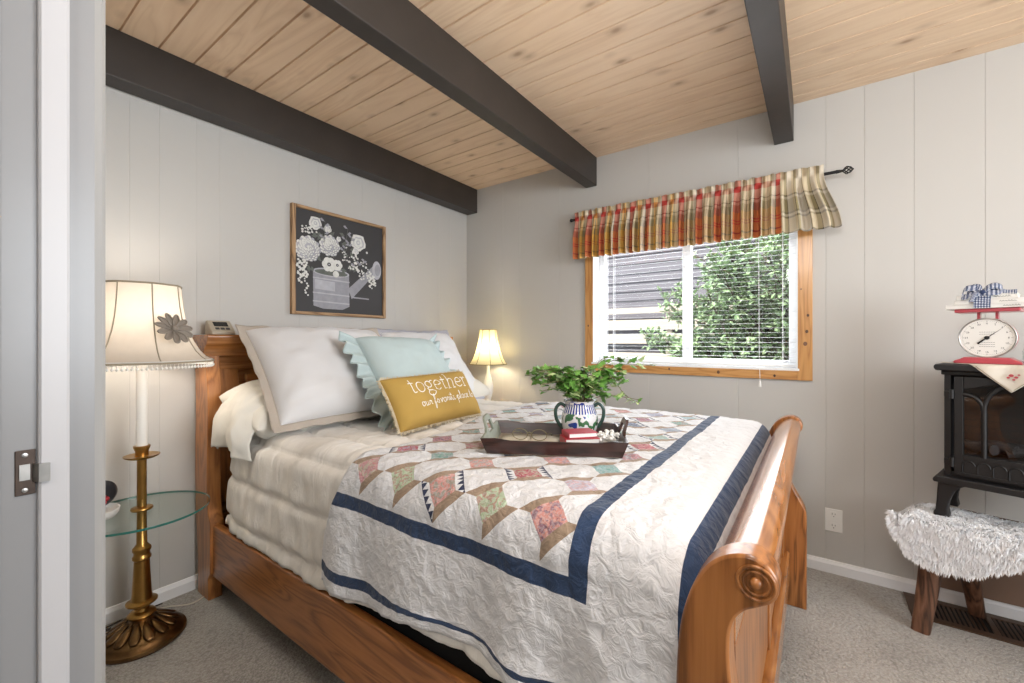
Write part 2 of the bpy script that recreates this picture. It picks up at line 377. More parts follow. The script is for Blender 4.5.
def quilt_mat():
    t = NT('spool_block_patchwork'); uv = t.new('ShaderNodeUVMap').outputs[0]; U, V, _ = t.sep(uv)
    up = t.ma('SUBTRACT', U, QU0); vp = t.ma('SUBTRACT', V, QV0)
    a = t.ma('DIVIDE', t.ma('ADD', up, vp), QD); b = t.ma('DIVIDE', t.ma('SUBTRACT', up, vp), QD)
    ia = t.ma('FLOOR', a); ib = t.ma('FLOOR', b)
    fa = t.ma('ABSOLUTE', t.ma('SUBTRACT', t.ma('SUBTRACT', a, ia), 0.5)); fbs = t.ma('SUBTRACT', t.ma('SUBTRACT', b, ib), 0.5); fb = t.ma('ABSOLUTE', fbs)
    spool = t.ma('ABSOLUTE', t.ma('MODULO', t.ma('SUBTRACT', ia, ib), 2.0))
    cv = t.new('ShaderNodeCombineXYZ'); t.put(cv.inputs[0], ia); t.put(cv.inputs[1], ib)
    wn = t.new('ShaderNodeTexWhiteNoise', noise_dimensions='2D'); t.l.new(cv.outputs[0], wn.inputs['Vector'])
    rnd = wn.outputs['Value']; r2 = t.sep(wn.outputs['Color'])[1]
    pal = [(0.40, 0.13, 0.16), (0.30, 0.33, 0.46), (0.10, 0.30, 0.25), (0.52, 0.24, 0.26), (0.035, 0.05, 0.16), (0.40, 0.50, 0.33), (0.38, 0.03, 0.06), (0.46, 0.42, 0.52), (0.22, 0.38, 0.40), (0.56, 0.25, 0.22)]
    pc = t.ramp(rnd, [(k / len(pal), c) for k, c in enumerate(pal)], True)
    cuv = t.new('ShaderNodeMapping'); t.l.new(uv, cuv.inputs[0])
    sp = t.noise(uv, 150, 3, 0.6)
    wn2 = t.new('ShaderNodeTexWhiteNoise', noise_dimensions='3D'); cv2 = t.new('ShaderNodeCombineXYZ'); t.put(cv2.inputs[0], ia); t.put(cv2.inputs[1], ib); t.put(cv2.inputs[2], 7.0); t.l.new(cv2.outputs[0], wn2.inputs['Vector'])
    pc2 = t.ramp(wn2.outputs['Value'], [(k / len(pal), c) for k, c in enumerate(pal[::-1])], True)
    sp2 = t.noise(uv, 70, 2, 0.5, 1.0); spk2 = t.ramp(sp2.outputs['Fac'], [(0.50, (0, 0, 0)), (0.54, (1, 1, 1))])
    pc = t.mix(t.ma('MULTIPLY', t.sep(spk2)[0], 0.55), pc, pc2)
    spk = t.ramp(sp.outputs['Fac'], [(0.46, (0, 0, 0)), (0.54, (1, 1, 1))])
    pc = t.mix(t.ma('MULTIPLY', t.sep(spk)[0], 0.32), pc, (0.60, 0.57, 0.56))
    white = (0.70, 0.705, 0.725)
    # white print with a faint scribble
    sc1 = t.noise(uv, 75, 3, 0.6, 1.5)
    ln = t.ma('LESS_THAN', t.ma('ABSOLUTE', t.ma('SUBTRACT', sc1.outputs['Fac'], 0.5)), 0.012)
    wprint = t.mix(t.ma('MULTIPLY', ln, 0.5), white, (0.40, 0.42, 0.48))
    brown = t.mix(sp.outputs['Fac'], (0.25, 0.17, 0.115), (0.37, 0.28, 0.20))
    isend = t.ma('MULTIPLY', t.ma('GREATER_THAN', fb, 0.30), t.ma('GREATER_THAN', fb, fa))
    isctr = t.ma('MULTIPLY', t.ma('LESS_THAN', fb, 0.301), t.ma('LESS_THAN', fa, 0.30))
    col = t.mix(isctr, wprint, pc); col = t.mix(isend, col, brown)
    # saw-tooth navy edging on some blocks
    saw = t.ma('LESS_THAN', t.ma('MULTIPLY', t.ma('ABSOLUTE', t.ma('SUBTRACT', t.ma('FRACT', t.ma('MULTIPLY', fbs, 6.0)), 0.5)), 0.30), t.ma('SUBTRACT', 0.49, fa))
    saw = t.ma('MULTIPLY', t.ma('SUBTRACT', 1.0, saw), t.ma('MULTIPLY', t.ma('GREATER_THAN', fa, 0.34), t.ma('GREATER_THAN', r2, 0.78)))
    saw = t.ma('MULTIPLY', saw, t.ma('LESS_THAN', fb, fa))
    col = t.mix(saw, col, (0.02, 0.028, 0.075))
    blk = t.mix(spool, wprint, col)
    inside = t.ma('MULTIPLY', t.ma('GREATER_THAN', vp, 0.0), t.ma('LESS_THAN', U, 2.050))
    blk = t.mix(inside, white, blk)
    # navy bands
    def band(x, c, hw): return t.ma('LESS_THAN', t.ma('ABSOLUTE', t.ma('SUBTRACT', x, c)), hw)
    def AND(p, q): return t.ma('MULTIPLY', p, q)
    inner = t.ma('MAXIMUM', AND(band(V, QV0 - 0.030, 0.021), t.ma('LESS_THAN', U, 2.086)), AND(band(U, 2.065, 0.021), t.ma('GREATER_THAN', V, QV0 - 0.051)))
    outer = t.ma('MAXIMUM', AND(band(V, 0.052, 0.017), t.ma('LESS_THAN', U, 2.30)), AND(band(U, 2.285, 0.022), t.ma('GREATER_THAN', V, 0.035)))
    nb = t.ma('MAXIMUM', inner, outer)
    navy = t.mix(t.noise(uv, 60, 2).outputs['Fac'], (0.012, 0.03, 0.075), (0.025, 0.055, 0.13))
    t.col(t.mix(nb, blk, navy)); t.rough(0.85); t.b.inputs['Sheen Weight'].default_value = 0.15
    # crinkle of the quilting
    cr = t.noise(uv, 38, 3, 0.6, 0.8); vo = t.new('ShaderNodeTexVoronoi'); t.l.new(uv, vo.inputs['Vector']); vo.inputs['Scale'].default_value = 26
    t.bump(t.ma('ADD', cr.outputs['Fac'], t.ma('MULTIPLY', vo.outputs['Distance'], 0.6)), 0.8, 0.010)
    return t.m
def comforter_mat():
    t = NT('cream_quilted_cotton'); uv = t.new('ShaderNodeUVMap').outputs[0]; U, V, _ = t.sep(uv)
    n = t.noise(uv, 6, 3)
    t.col(t.mix(n.outputs['Fac'], (0.80, 0.765, 0.70), (0.85, 0.83, 0.80))); t.rough(0.85); t.b.inputs['Sheen Weight'].default_value = 0.2
    m = t.new('ShaderNodeMapping'); t.l.new(uv, m.inputs[0]); m.inputs['Scale'].default_value = (30, 7, 1)
    cr = t.noise(m.outputs[0], 1.0, 4, 0.6, 0.6)
    t.bump(cr.outputs['Fac'], 0.6, 0.014)
    return t.m
def plaid_mat():
    t = NT('autumn_plaid'); uv = t.new('ShaderNodeUVMap').outputs[0]; U, V, _ = t.sep(uv)
    f = t.ma('FRACT', t.ma('DIVIDE', U, 0.235))
    red = (0.40, 0.035, 0.028); cream = (0.58, 0.49, 0.34); khaki = (0.25, 0.21, 0.11); dark = (0.035, 0.024, 0.016); gold = (0.58, 0.31, 0.06); white = (0.62, 0.57, 0.49)
    warp = t.ramp(f, [(0, red), (0.30, dark), (0.325, cream), (0.40, khaki), (0.50, gold), (0.60, dark), (0.62, gold), (0.70, khaki), (0.80, cream), (0.90, white), (0.97, dark)], True)
    warp2 = t.ramp(f, [(0, white), (0.10, dark), (0.125, cream), (0.35, khaki), (0.45, dark), (0.47, white), (0.65, cream), (0.75, dark), (0.77, khaki), (0.87, white)], True)
    late = t.ma('GREATER_THAN', U, 2.86)
    warp = t.mix(late, warp, warp2)
    warp = t.mix(t.ma('MULTIPLY', t.ma('GREATER_THAN', U, 1.75), t.ma('MULTIPLY', t.ma('LESS_THAN', U, 2.86), t.ma('GREATER_THAN', t.sep(warp)[1], 0.25))), warp, t.mix(0.6, warp, white))
    weft = t.ramp(V, [(0, cream), (0.10, red), (0.20, cream), (0.35, dark), (0.37, cream), (0.42, khaki), (0.55, gold), (0.68, red), (0.70, gold), (0.73, red), (0.75, gold), (0.88, dark), (0.91, gold)], True)
    weft2 = t.ramp(V, [(0, cream), (0.38, dark), (0.41, white), (0.45, khaki), (0.66, dark), (0.69, white), (0.73, dark), (0.76, cream), (0.98, dark)], True)
    weft = t.mix(late, weft, weft2)
    c = t.mix(0.36, warp, weft)
    t.col(c); t.rough(0.85)
    t.bump(t.noise(uv, 260, 2).outputs['Fac'], 0.2, 0.003)
    return t.m
def gingham_mat():
    t = NT('navy_gingham'); uv = t.new('ShaderNodeUVMap').outputs[0]; U, V, _ = t.sep(uv)
    a = t.ma('GREATER_THAN', t.ma('FRACT', t.ma('MULTIPLY', U, 2.0)), 0.5); b = t.ma('GREATER_THAN', t.ma('FRACT', t.ma('MULTIPLY', V, 2.0)), 0.5)
    s = t.ma('MULTIPLY', t.ma('ADD', a, b), 0.5)
    t.col(t.ramp(s, [(0, (0.72, 0.74, 0.78)), (0.3, (0.14, 0.19, 0.33)), (0.8, (0.015, 0.025, 0.07))], True)); t.rough(0.7)
    return t.m
def vase_mat():
    t = NT('painted_pottery'); c = t.co(); x, y, z = t.sep(c)
    ang = t.ma('ARCTAN2', y, x)
    stripe = t.ma('GREATER_THAN', t.ma('FRACT', t.ma('MULTIPLY', ang, 5.6)), 0.45)
    up = t.ma('MULTIPLY', t.ma('GREATER_THAN', z, 0.098), t.ma('LESS_THAN', z, 0.130))
    n = t.noise(c, 26, 2, 0.5, 0.4)
    pat = t.ramp(n.outputs['Fac'], [(0, (0.04, 0.12, 0.05)), (0.36, (0.05, 0.15, 0.07)), (0.42, (0.66, 0.66, 0.68)), (0.56, (0.66, 0.66, 0.68)), (0.6, (0.02, 0.05, 0.25)), (0.75, (0.03, 0.07, 0.3))], True)
    st = t.mix(stripe, (0.68, 0.68, 0.7), (0.015, 0.04, 0.24))
    t.col(t.mix(up, pat, st)); t.rough(0.15); t.b.inputs['Coat Weight'].default_value = 0.5
    return t.m
M_handleg = plain('dark_green_glaze', (.025, .06, .05), .2, var=.5, vs=60, coat=.4)
M_ceil = ceiling_mat(); M_carpet = carpet_mat(); M_quilt = quilt_mat(); M_comf = comforter_mat(); M_plaid = plaid_mat(); M_ging = gingham_mat(); M_vase = vase_mat()

# ------------------------------------------------------------------ room shell
H = 2.47; WX = 0.02; EX = 4.9; SY = -2.571
def struct(name, mb, m, bevel=0, smooth=None, label=None):
    o = build(name, mb, m, bevel=bevel, smooth=smooth, loc=None); tag(o, label, None, None, 'structure'); return o
def grooved(mb, ax, face, back, a0, a1, z0, z1, grooves, w=0.0022, d=0.0016):
    """paneled wall slab with v-grooves: outline in plan, extruded upwards"""
    s = 1 if back < face else -1
    pts = [(a0, face)]
    for g in sorted(grooves):
        if a0 + 0.01 < g < a1 - 0.01: pts += [(g - w, face), (g - w * .4, face - s * d), (g + w * .4, face - s * d), (g + w, face)]
    pts += [(a1, face), (a1, back), (a0, back)]
    if ax == 'y': pts = [(f, a) for a, f in pts]
    mb.prism(pts, 'z', z0, z1)
floor = MB().box(-0.15, EX + .15, -4.3, 0.15, -0.12, 0.0); struct('floor', floor, M_carpet)
gl = [-2.35, -2.207, -2.103, -1.96, -1.862, -1.459, -1.344, -1.038, -0.76, -0.63, -0.33, -0.2]
mb = MB(); grooved(mb, 'y', WX, -0.12, -4.3, 0.15, 0, H + .1, gl, .002, .0009); struct('wall_left', mb, M_wall)
WL, WR, WB, WT = 1.195, 2.392, 1.035, 1.93        # window opening
gb = [0.41, 0.577, 0.934, 1.588, 2.1, 2.505, 2.66, 2.841, 3.071, 3.3, 3.6]
mb = MB()
grooved(mb, 'x', 0.0, 0.15, 0.0, WL, 0, H + .1, gb); grooved(mb, 'x', 0.0, 0.15, WR, EX + .15, 0, H + .1, gb)
grooved(mb, 'x', 0.0, 0.15, WL, WR, 0, WB, gb); grooved(mb, 'x', 0.0, 0.15, WL, WR, WT, H + .1, gb)
struct('wall_back', mb, M_wall)
mb = MB()
mb.box(EX, EX + .15, -4.3, -2.45, 0, H + .1); mb.box(EX, EX + .15, -1.05, 0.15, 0, H + .1)
mb.box(EX, EX + .15, -2.45, -1.05, 0, 0.95); mb.box(EX, EX + .15, -2.45, -1.05, 2.15, H + .1)
struct('wall_right', mb, M_wall)
JX = 1.56                                        # face of the door jamb
mb = MB(); mb.box(-0.1, JX - 0.02, -2.66, SY - 0.012, 0, H + .1); mb.box(2.64, EX + .1, -2.66, SY - 0.012, 0, H + .1); mb.box(JX - 0.02, 2.64, -2.66, SY - 0.012, 2.06, H + .1)
struct('wall_front', mb, M_wall)
struct('wall_hall', MB().box(-0.1, EX + .1, -4.42, -4.3, 0, H + .1), M_wall)
# ceiling: one slab of tongue and groove boards
pts = []; y = -1.624 - 0.128 * 21
pts.append((-4.3, H))
while y < 0.1:
    if y > -4.25: pts += [(y - .0045, H), (y - .0022, H + .011), (y + .0022, H + .011), (y + .0045, H)]
    y += 0.128
pts += [(0.15, H), (0.15, H + .12), (-4.3, H + .12)]
struct('ceiling', MB().prism(pts, 'x', -0.12, EX + .15), M_ceil)
for k, (x0, x1, lab) in enumerate([(0.03, 0.14, 'dark brown ceiling beam running along the top of the headboard wall'), (1.143, 1.226, 'dark brown ceiling beam over the bed, ending just left of the plaid valance'), (2.277, 2.367, 'dark brown ceiling beam at the right, ending above the right end of the valance')]):
    struct('trim_%d' % (k + 1), MB().box(x0, x1, SY - .01, 0.0, 2.272, H), M_beam, bevel=0.004, label=lab)
def bb(mb, ax, face, a0, a1, s):
    prof = [(0, 0), (0.013, 0), (0.013, 0.045), (0.007, 0.056), (0.005, 0.062), (0, 0.064)]
    if ax == 'y': mb.prism([(face + s * p, z) for p, z in prof], 'y', a0, a1)
    else: mb.prism([(face + s * p, z) for p, z in prof], 'x', a0, a1)
mb = MB(); bb(mb, 'y', WX, SY, 0.0, 1); struct('baseboard_left', mb, M_white)
mb = MB(); bb(mb, 'x', 0.0, WX, EX, -1); struct('baseboard_back', mb, M_white)
# door frame at the photographer's left hand
dj = empty('trim_4', (JX, -2.62, 0), 'white painted door frame with a latch plate', None, None, kind='structure')
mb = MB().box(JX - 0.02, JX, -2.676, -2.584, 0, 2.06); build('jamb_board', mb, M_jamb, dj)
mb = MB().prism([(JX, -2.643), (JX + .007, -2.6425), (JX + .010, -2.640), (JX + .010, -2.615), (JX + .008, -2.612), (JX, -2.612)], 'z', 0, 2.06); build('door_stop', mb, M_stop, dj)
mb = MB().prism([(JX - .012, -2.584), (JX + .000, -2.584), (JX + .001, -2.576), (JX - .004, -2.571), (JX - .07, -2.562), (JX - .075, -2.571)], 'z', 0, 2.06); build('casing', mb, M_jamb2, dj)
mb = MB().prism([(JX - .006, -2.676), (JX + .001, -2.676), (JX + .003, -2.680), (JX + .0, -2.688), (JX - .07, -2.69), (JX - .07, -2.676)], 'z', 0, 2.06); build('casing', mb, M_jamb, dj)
sp = build('strike_plate', MB().box(JX, JX + .002, -2.664, -2.6445, 0.983, 1.046), M_rust, dj, bevel=0.001)
build('latch_lip', MB().prism([(JX + .002, -2.648), (JX + .0145, -2.643), (JX + .0155, -2.632), (JX + .013, -2.632), (JX + .012, -2.641), (JX + .002, -2.645)], 'z', 1.000, 1.026), M_steel, sp)
build('latch_pocket', MB().box(JX + .002, JX + .0035, -2.660, -2.650, 1.004, 1.026), M_steel, sp)
mb = MB()
for z in (0.990, 1.039): mb.add(*(lambda b: (b.v, b.f))(MB().lathe([(0.0035, 0), (0.003, 0.0012), (0.0005, 0.0015)], (0, 0, 0), 10)))
mb.v = [(JX + .002 + p[2], -2.655 + p[0], (0.990 if i < 30 else 1.039) + p[1]) for i, p in enumerate(mb.v)]
build('screw', mb, M_steel, sp)

# window in view
win = empty('window_1', (1.8, 0, 1.0), 'pine trimmed slider window with white vinyl frame', None, None, kind='structure')
mb = MB()
mb.box(1.145, 1.205, -0.02, 0.0, 0.985, 2.0); mb.box(2.385, 2.45, -0.02, 0.0, 0.985, 2.0)
build('casing', mb, M_pinez, win, bevel=0.002)
mb = MB().box(1.205, 2.385, -0.02, 0.0, 0.985, 1.043); mb.box(1.205, 2.385, -0.02, 0.0, 1.94, 2.0)
build('casing', mb, M_pinex, win, bevel=0.002)
mb = MB()
for x, y, z, r in [(2.425, 0, 1.245, .007), (2.43, 0, 1.33, .006), (2.40, 0, 1.47, .004), (2.418, 0, 1.18, .009), (2.0, 0, 1.012, .008), (2.28, 0, 1.005, .006), (1.72, 0, 1.02, .006), (1.17, 0, 1.3, .006)]:
    mb.lathe([(r, 0), (r * .9, 0.0006)], (0, 0, 0), 10); n0 = len(mb.v) - 20
    for i in range(n0, len(mb.v)):
        p = mb.v[i]; mb.v[i] = (x + p[0], -0.0202 - p[2], z + p[1] * 1.3)
build('wood_knot', mb, M_walnut, win)
mb = MB()   # reveal boards
mb.box(1.195, 1.207, -0.019, 0.1, 1.035, 1.93); mb.box(2.380, 2.392, -0.019, 0.1, 1.035, 1.93); mb.box(1.195, 2.392, -0.022, 0.1, 1.035, 1.047); mb.box(1.195, 2.392, -0.019, 0.1, 1.92, 1.93)
build('reveal', mb, M_vinyl, win)
mb = MB()
mb.box(1.207, 1.245, 0.085, 0.135, 1.047, 1.92); mb.box(2.342, 2.380, 0.085, 0.135, 1.047, 1.92); mb.box(1.245, 2.342, 0.085, 0.135, 1.047, 1.085); mb.box(1.245, 2.342, 0.085, 0.135, 1.88, 1.92)
build('frame', mb, M_vinyl, win, bevel=0.003)
build('mullion', MB().box(1.775, 1.825, 0.075, 0.13, 1.085, 1.88), M_vinyl, win, bevel=0.003)
build('glass_pane', MB().box(1.245, 1.775, 0.105, 0.109, 1.085, 1.88), M_glass, win)
build('glass_pane', MB().box(1.825, 2.342, 0.105, 0.109, 1.085, 1.88), M_glass, win)
# unseen side window that lets the daylight in
w2 = empty('window_2', (EX, -1.75, 0.95), None, None, None, kind='structure')
mb = MB(); mb.box(EX - .02, EX + .12, -2.45, -2.40, .95, 2.15); mb.box(EX - .02, EX + .12, -1.10, -1.05, .95, 2.15); mb.box(EX - .02, EX + .12, -2.40, -1.10, .95, 1.0); mb.box(EX - .02, EX + .12, -2.40, -1.10, 2.10, 2.15); mb.box(EX + .02, EX + .07, -1.775, -1.725, 1.0, 2.1)
build('frame', mb, M_vinyl, w2)

# blind
bl = empty('window_blind', (1.795, 0.03, 1.05), 'white mini blind with open slats hanging inside the pine trimmed window', 'blind')
mb = MB(); z = 1.078; k = 0
while z < 1.885:
    mb.grid(2, 4, lambda a, b: (1.215 + 1.16 * a, 0.033 + 0.014 * b, z + 0.0005 * math.sin(PI * b) + 0.0013 * b), None)
    z += 0.027
build('slats', mb, M_slat, bl, solid=0.0004, smooth=60)
build('head_rail', MB().box(1.212, 2.376, 0.025, 0.060, 1.888, 1.918), M_vinyl, bl, bevel=0.002)
build('bottom_rail', MB().box(1.214, 2.375, 0.028, 0.054, 1.050, 1.064), M_vinyl, bl, bevel=0.003)
for x in (1.285, 1.335, 1.80, 2.315):
    build('ladder_cord', MB().tube([(x, 0.0265, 1.06), (x, 0.0265, 1.89)], 0.0016, 6).tube([(x, 0.0545, 1.06), (x, 0.0545, 1.89)], 0.0012, 6), M_vinyl, bl)
pc = build('pull_cord', MB().tube([(2.20, 0.020, 1.88), (2.205, 0.005, 1.10), (2.21, -0.027, 1.046), (2.212, -0.028, 0.975)], 0.0014, 6), M_vinyl, bl)
build('tassel', MB().lathe([(0.002, 0.036), (0.004, 0.034), (0.0065, 0.004), (0.006, 0.0), (0.001, -0.001)][::-1], (2.212, -0.028, 0.94), 12), M_plate, pc, smooth=50)

# outside: house next door, deck rail, ground, bush
struct('ground', MB().box(-6, 9, 0.16, 9, -0.35, -0.25), M_ground)
nh = empty('house', (1.5, 4.1, -0.25), 'grey house with horizontal board siding seen through the window', 'house')
mb = MB(); z = -0.25
while z < 4.4:
    mb.prism([(4.25, z), (4.10, z), (4.125, z + 0.15), (4.25, z + 0.15)], 'x', -4, 6); z += 0.15
build('siding', mb, M_siding, nh)
dr = empty('deck_railing', (0.8, 3.9, -0.25), 'cream horizontal board railing in front of the grey siding, seen through the window', 'railing')
for z0, z1 in [(1.62, 1.71), (1.36, 1.52), (1.14, 1.29), (0.86, 1.0), (0.6, 0.74)]:
    build('board', MB().box(-4, 6, 3.86, 3.90, z0, z1), M_rail, dr, bevel=0.004)
for x in (-3, -1.2, 0.6, 2.4, 4.2): build('post', MB().box(x, x + .09, 3.90, 3.99, -0.25, 1.71), M_rail, dr, bevel=0.004)
bush = empty('garden_bush', (2.35, 1.75, -0.25), 'tall leafy green bush growing outside the right half of the window', 'bush')
mbB = MB(); mbL = MB(); rb = random.Random(5)
def leaf(mb, p, d, up, L, W, mi=0):
    d = d.normalized(); sd = d.cross(up)
    if sd.length < 1e-4: sd = d.orthogonal()
    sd.normalize(); nn = sd.cross(d)
    q = [p, p + d * L * .35 + sd * W * .5 + nn * W * .12, p + d * L * .75 + sd * W * .34 + nn * W * .05, p + d * L - nn * W * .15, p + d * L * .75 - sd * W * .34 + nn * W * .05, p + d * L * .35 - sd * W * .5 + nn * W * .12, p + d * L * .5 - nn * W * .08]
    mb.add(q, [(0, 1, 6), (1, 2, 6), (2, 3, 6), (3, 4, 6), (4, 5, 6), (5, 0, 6)], mi)
for k in range(120):
    base = Vector((2.35 + rb.uniform(-.25, .25), 1.75 + rb.uniform(-.15, .15), -0.25))
    tx = rb.betavariate(1.9, 1.3) * 2.0 + 0.90
    tip = Vector((tx, rb.uniform(1.25, 2.2), rb.uniform(0.75, 1.40 + 1.25 * sstep(1.0, 2.1, tx))))
    mid = (base + tip) * .5 + Vector((rb.uniform(-.15, .35), rb.uniform(-.1, .1), .35))
    path = catmull([base, mid, tip], 7)
    mbB.tube(path, [0.012 * (1 - .8 * i / len(path)) for i in range(len(path))], 5)
    for i in range(5, len(path)):
        for j in range(6 if path[i].y > .65 else 0):
            d0 = Vector((rb.uniform(-1, 1), rb.uniform(-1, 1), rb.uniform(-.4, 1))).normalized()
            st = path[i]; en = st + d0 * rb.uniform(.06, .2)
            mbB.tube([st, (st + en) / 2 + Vector((0, 0, .01)), en], 0.0025, 4)
            for q in range(6):
                pp = st.lerp(en, rb.uniform(.25, 1))
                if pp.y < 0.45: continue
                leaf(mbL, pp, Vector((rb.uniform(-1, 1), rb.uniform(-1, 1), rb.uniform(-.6, .8))) + d0 * .5, Vector((rb.uniform(-.5, .5), rb.uniform(-.7, .3), 1)), rb.uniform(.045, .075), rb.uniform(.022, .034))
build('foliage', mbL, M_bush, bush, fix=False)
build('branches', mbB, M_bark, bush)

# ------------------------------------------------------------------ valance and rod
rod = empty('curtain_rod', (1.82, -0.07, 2.04), 'black curtain rod with round finials above the window', 'curtain rod')
RY = -0.075; RZ = 2.04
build('pole', MB().tube([(1.075, RY, RZ), (2.555, RY, RZ)], 0.008, 12), M_black, rod, smooth=40)
mb = MB().ball((1.068, RY, RZ), 0.013, 14); mb.tube([(1.078, RY, RZ), (1.09, RY, RZ)], 0.010, 12); build('finial', mb, M_black, rod, smooth=60)
mb = MB()
for k in range(6):
    pa = []
    for i in range(13):
        t = i / 12; a = 2 * PI * k / 6 + t * 2.2; r = 0.0155 * math.sin(PI * t) ** .8 + 0.002
        pa.append((2.572 + 0.038 * t, RY + r * math.cos(a), RZ + r * math.sin(a)))
    mb.tube(pa, 0.0028, 6)
mb.ball((2.611, RY, RZ), 0.005, 8); mb.tube([(2.545, RY, RZ), (2.572, RY, RZ)], [0.010, 0.006], 10)
build('finial', mb, M_black, rod, smooth=60)
for x in (1.12, 2.46): build('bracket', MB().box(x - .006, x + .006, RY, -0.003, RZ - .012, RZ - .004).box(x - .012, x + .012, -0.004, -0.0005, RZ - .035, RZ + .02), M_black, rod)
val = MB(); rv = random.Random(3)
NF = 60; ph = [rv.uniform(-.5, .5) for _ in range(NF + 2)]; am = [rv.uniform(.55, 1.3) for _ in range(NF + 2)]
def val_pt(a, b):
    # b: 0 top of heading .. 1 bottom hem
    ff = a * NF; i = int(min(ff, NF - 1)); t = ff - i
    wob = lerp(ph[i], ph[i + 1], t) * .8; A = lerp(am[i], am[i + 1], t)
    s = math.sin(2 * PI * (ff * .5) + wob * 2)
    depth = lerp(0.007, 0.046, sstep(.12, .6, b)) if b > .14 else lerp(0.014, 0.006, b / .14)
    z = 2.088 - b * 0.33 + (0.006 * nz(ff * .9, 3.1) if b > .9 or b < .05 else 0)
    x0 = 1.100 + 1.395 * a; x1 = x0 + .066 * sstep(.84, 1, a)
    x = lerp(x0, x1, sstep(.15, 1, b)) + 0.006 * math.cos(2 * PI * ff * .5 + wob) * b
    y = RY - 0.011 - depth * .55 * (1 + math.copysign(abs(s) ** .7, s) * A) - 0.004 * sstep(.2, 1, b)
    if b < .14: y = RY - 0.008 + s * A * depth
    if b < .12: z += (.12 - b) / .12 * (.010 * nz(ff * .8, 6.1) + .006 * s)
    return (x, y, z)
val.grid(NF * 8, 26, val_pt, lambda a, b: (a * 3.3, b))
vo = build('valance', val, M_plaid, loc=(1.82, RY, 1.76), solid=0.0016, smooth=80)
tag(vo, 'gathered red, gold and cream plaid valance hanging on the black rod over the window', 'valance')

# ------------------------------------------------------------------ picture
pic = empty('framed_picture', (WX, -1.172, 1.35), 'framed picture of a watering can with white flowers on the headboard wall', 'picture')
PY0, PY1, PZ0, PZ1 = -1.512, -0.865, 1.349, 1.982; fx = WX + 0.028
build('backing', MB().box(WX + .002, WX + .015, PY0 + .01, PY1 - .01, PZ0 + .01, PZ1 - .01), M_tan, pic)
for ya, yb in ((PY0, PY0 + .022), (PY1 - .022, PY1)): build('frame', MB().box(WX + .001, fx, ya, yb, PZ0, PZ1), M_framew, pic, bevel=0.002)
for za, zb in ((PZ0, PZ0 + .018), (PZ1 - .018, PZ1)): build('frame', MB().box(WX + .001, fx, PY0 + .022, PY1 - .022, za, zb), M_framewy, pic, bevel=0.002)
pl = [0]
def flat(mb, pts, mi=0):
    pl[0] += 1; x = WX + .0155 + pl[0] * 0.000012
    mb.add([(x, PY0 + (PY1 - PY0) * p[0], PZ1 - (PZ1 - PZ0) * p[1]) for p in pts], [tuple(range(len(pts)))], mi)
def disc(mb, cx, cy, r, mi=0, n=14, sy=1.0, j=0.0):
    flat(mb, [(cx + r * (1 + j * math.sin(5 * a)) * math.cos(a), cy + r * sy * (1 + j * math.sin(5 * a)) * math.sin(a)) for a in [2 * PI * k / n for k in range(n)]], mi)
pm = [M_pw, M_pg, M_pg2, M_pleaf, M_tan]; rp = random.Random(11)
can = MB()
flat(can, [(.20, .58), (.57, .58), (.575, .90), (.50, .935), (.30, .935), (.205, .91)], 1)
flat(can, [(.56, .72), (.86, .44), (.90, .50), (.60, .82)], 1)
disc(can, .895, .49, .055, 2, 18, 1.8); disc(can, .905, .485, .035, 1, 16, 1.8)
disc(can, .385, .58, .188, 2, 24, .22); disc(can, .385, .582, .170, 3, 24, .17)
for yy in (.64, .78, .86): flat(can, [(.20, yy), (.575, yy + .008), (.575, yy + .022), (.20, yy + .012)], 2)
flat(can, [(.22, .66), (.42, .67), (.42, .76), (.22, .75)], 2)
flat(can, [(.60, .795), (.80, .80), (.80, .812), (.60, .81)], 1)
build('watering_can_print', can, pm, pic, fix=False)
fl = MB()
for k in range(40):
    cx, cy = rp.uniform(.14, .62), rp.uniform(.12, .55); a = rp.uniform(0, 6.28); L = rp.uniform(.04, .09)
    flat(fl, [(cx, cy), (cx + L * .5 * math.cos(a) - .018 * math.sin(a), cy + L * .5 * math.sin(a) + .018 * math.cos(a)), (cx + L * math.cos(a), cy + L * math.sin(a)), (cx + L * .5 * math.cos(a) + .018 * math.sin(a), cy + L * .5 * math.sin(a) - .018 * math.cos(a))], 3)
def mum(cx, cy, R, n):
    for k in range(n):
        r = R * math.sqrt(1 - k / n); a = k * 2.4
        px, py = cx + r * .85 * math.cos(a), cy + r * .85 * math.sin(a)
        disc(fl, px + .002, py + .003, .0215 * (1.1 - .3 * k / n), 1, 8); disc(fl, px, py, .0175 * (1.1 - .3 * k / n), 0 if k % 5 else 2, 8)
def rose(cx, cy, R):
    disc(fl, cx, cy, R, 0, 14, 1.0, .10); disc(fl, cx + .004, cy, R * .72, 2, 12, 1, .1); disc(fl, cx, cy + .004, R * .60, 0, 12, 1, .12); disc(fl, cx, cy, R * .28, 2, 10); disc(fl, cx, cy, R * .16, 0, 8)
mum(.15, .385, .125, 80); mum(.36, .32, .105, 60)
rose(.22, .135, .062); rose(.34, .165, .04); rose(.67, .235, .085); rose(.455, .24, .025); rose(.64, .33, .035)
for cx, cy, r in [(.355, .505, .07), (.44, .50, .052)]:
    for k in range(6): disc(fl, cx + r * .5 * math.cos(k * 1.05), cy + r * .5 * math.sin(k * 1.05), r * .55, 0, 12)
    disc(fl, cx, cy, r * .28, 4, 10); disc(fl, cx, cy, r * .12, 2, 8)
disc(fl, .425, .59, .032, 0)
for k in range(70):
    t = rp.random(); disc(fl, .48 + .30 * t + rp.uniform(-.05, .05), .35 + .22 * t * rp.random() + rp.uniform(-.05, .12), rp.uniform(.006, .014), 0, 7)
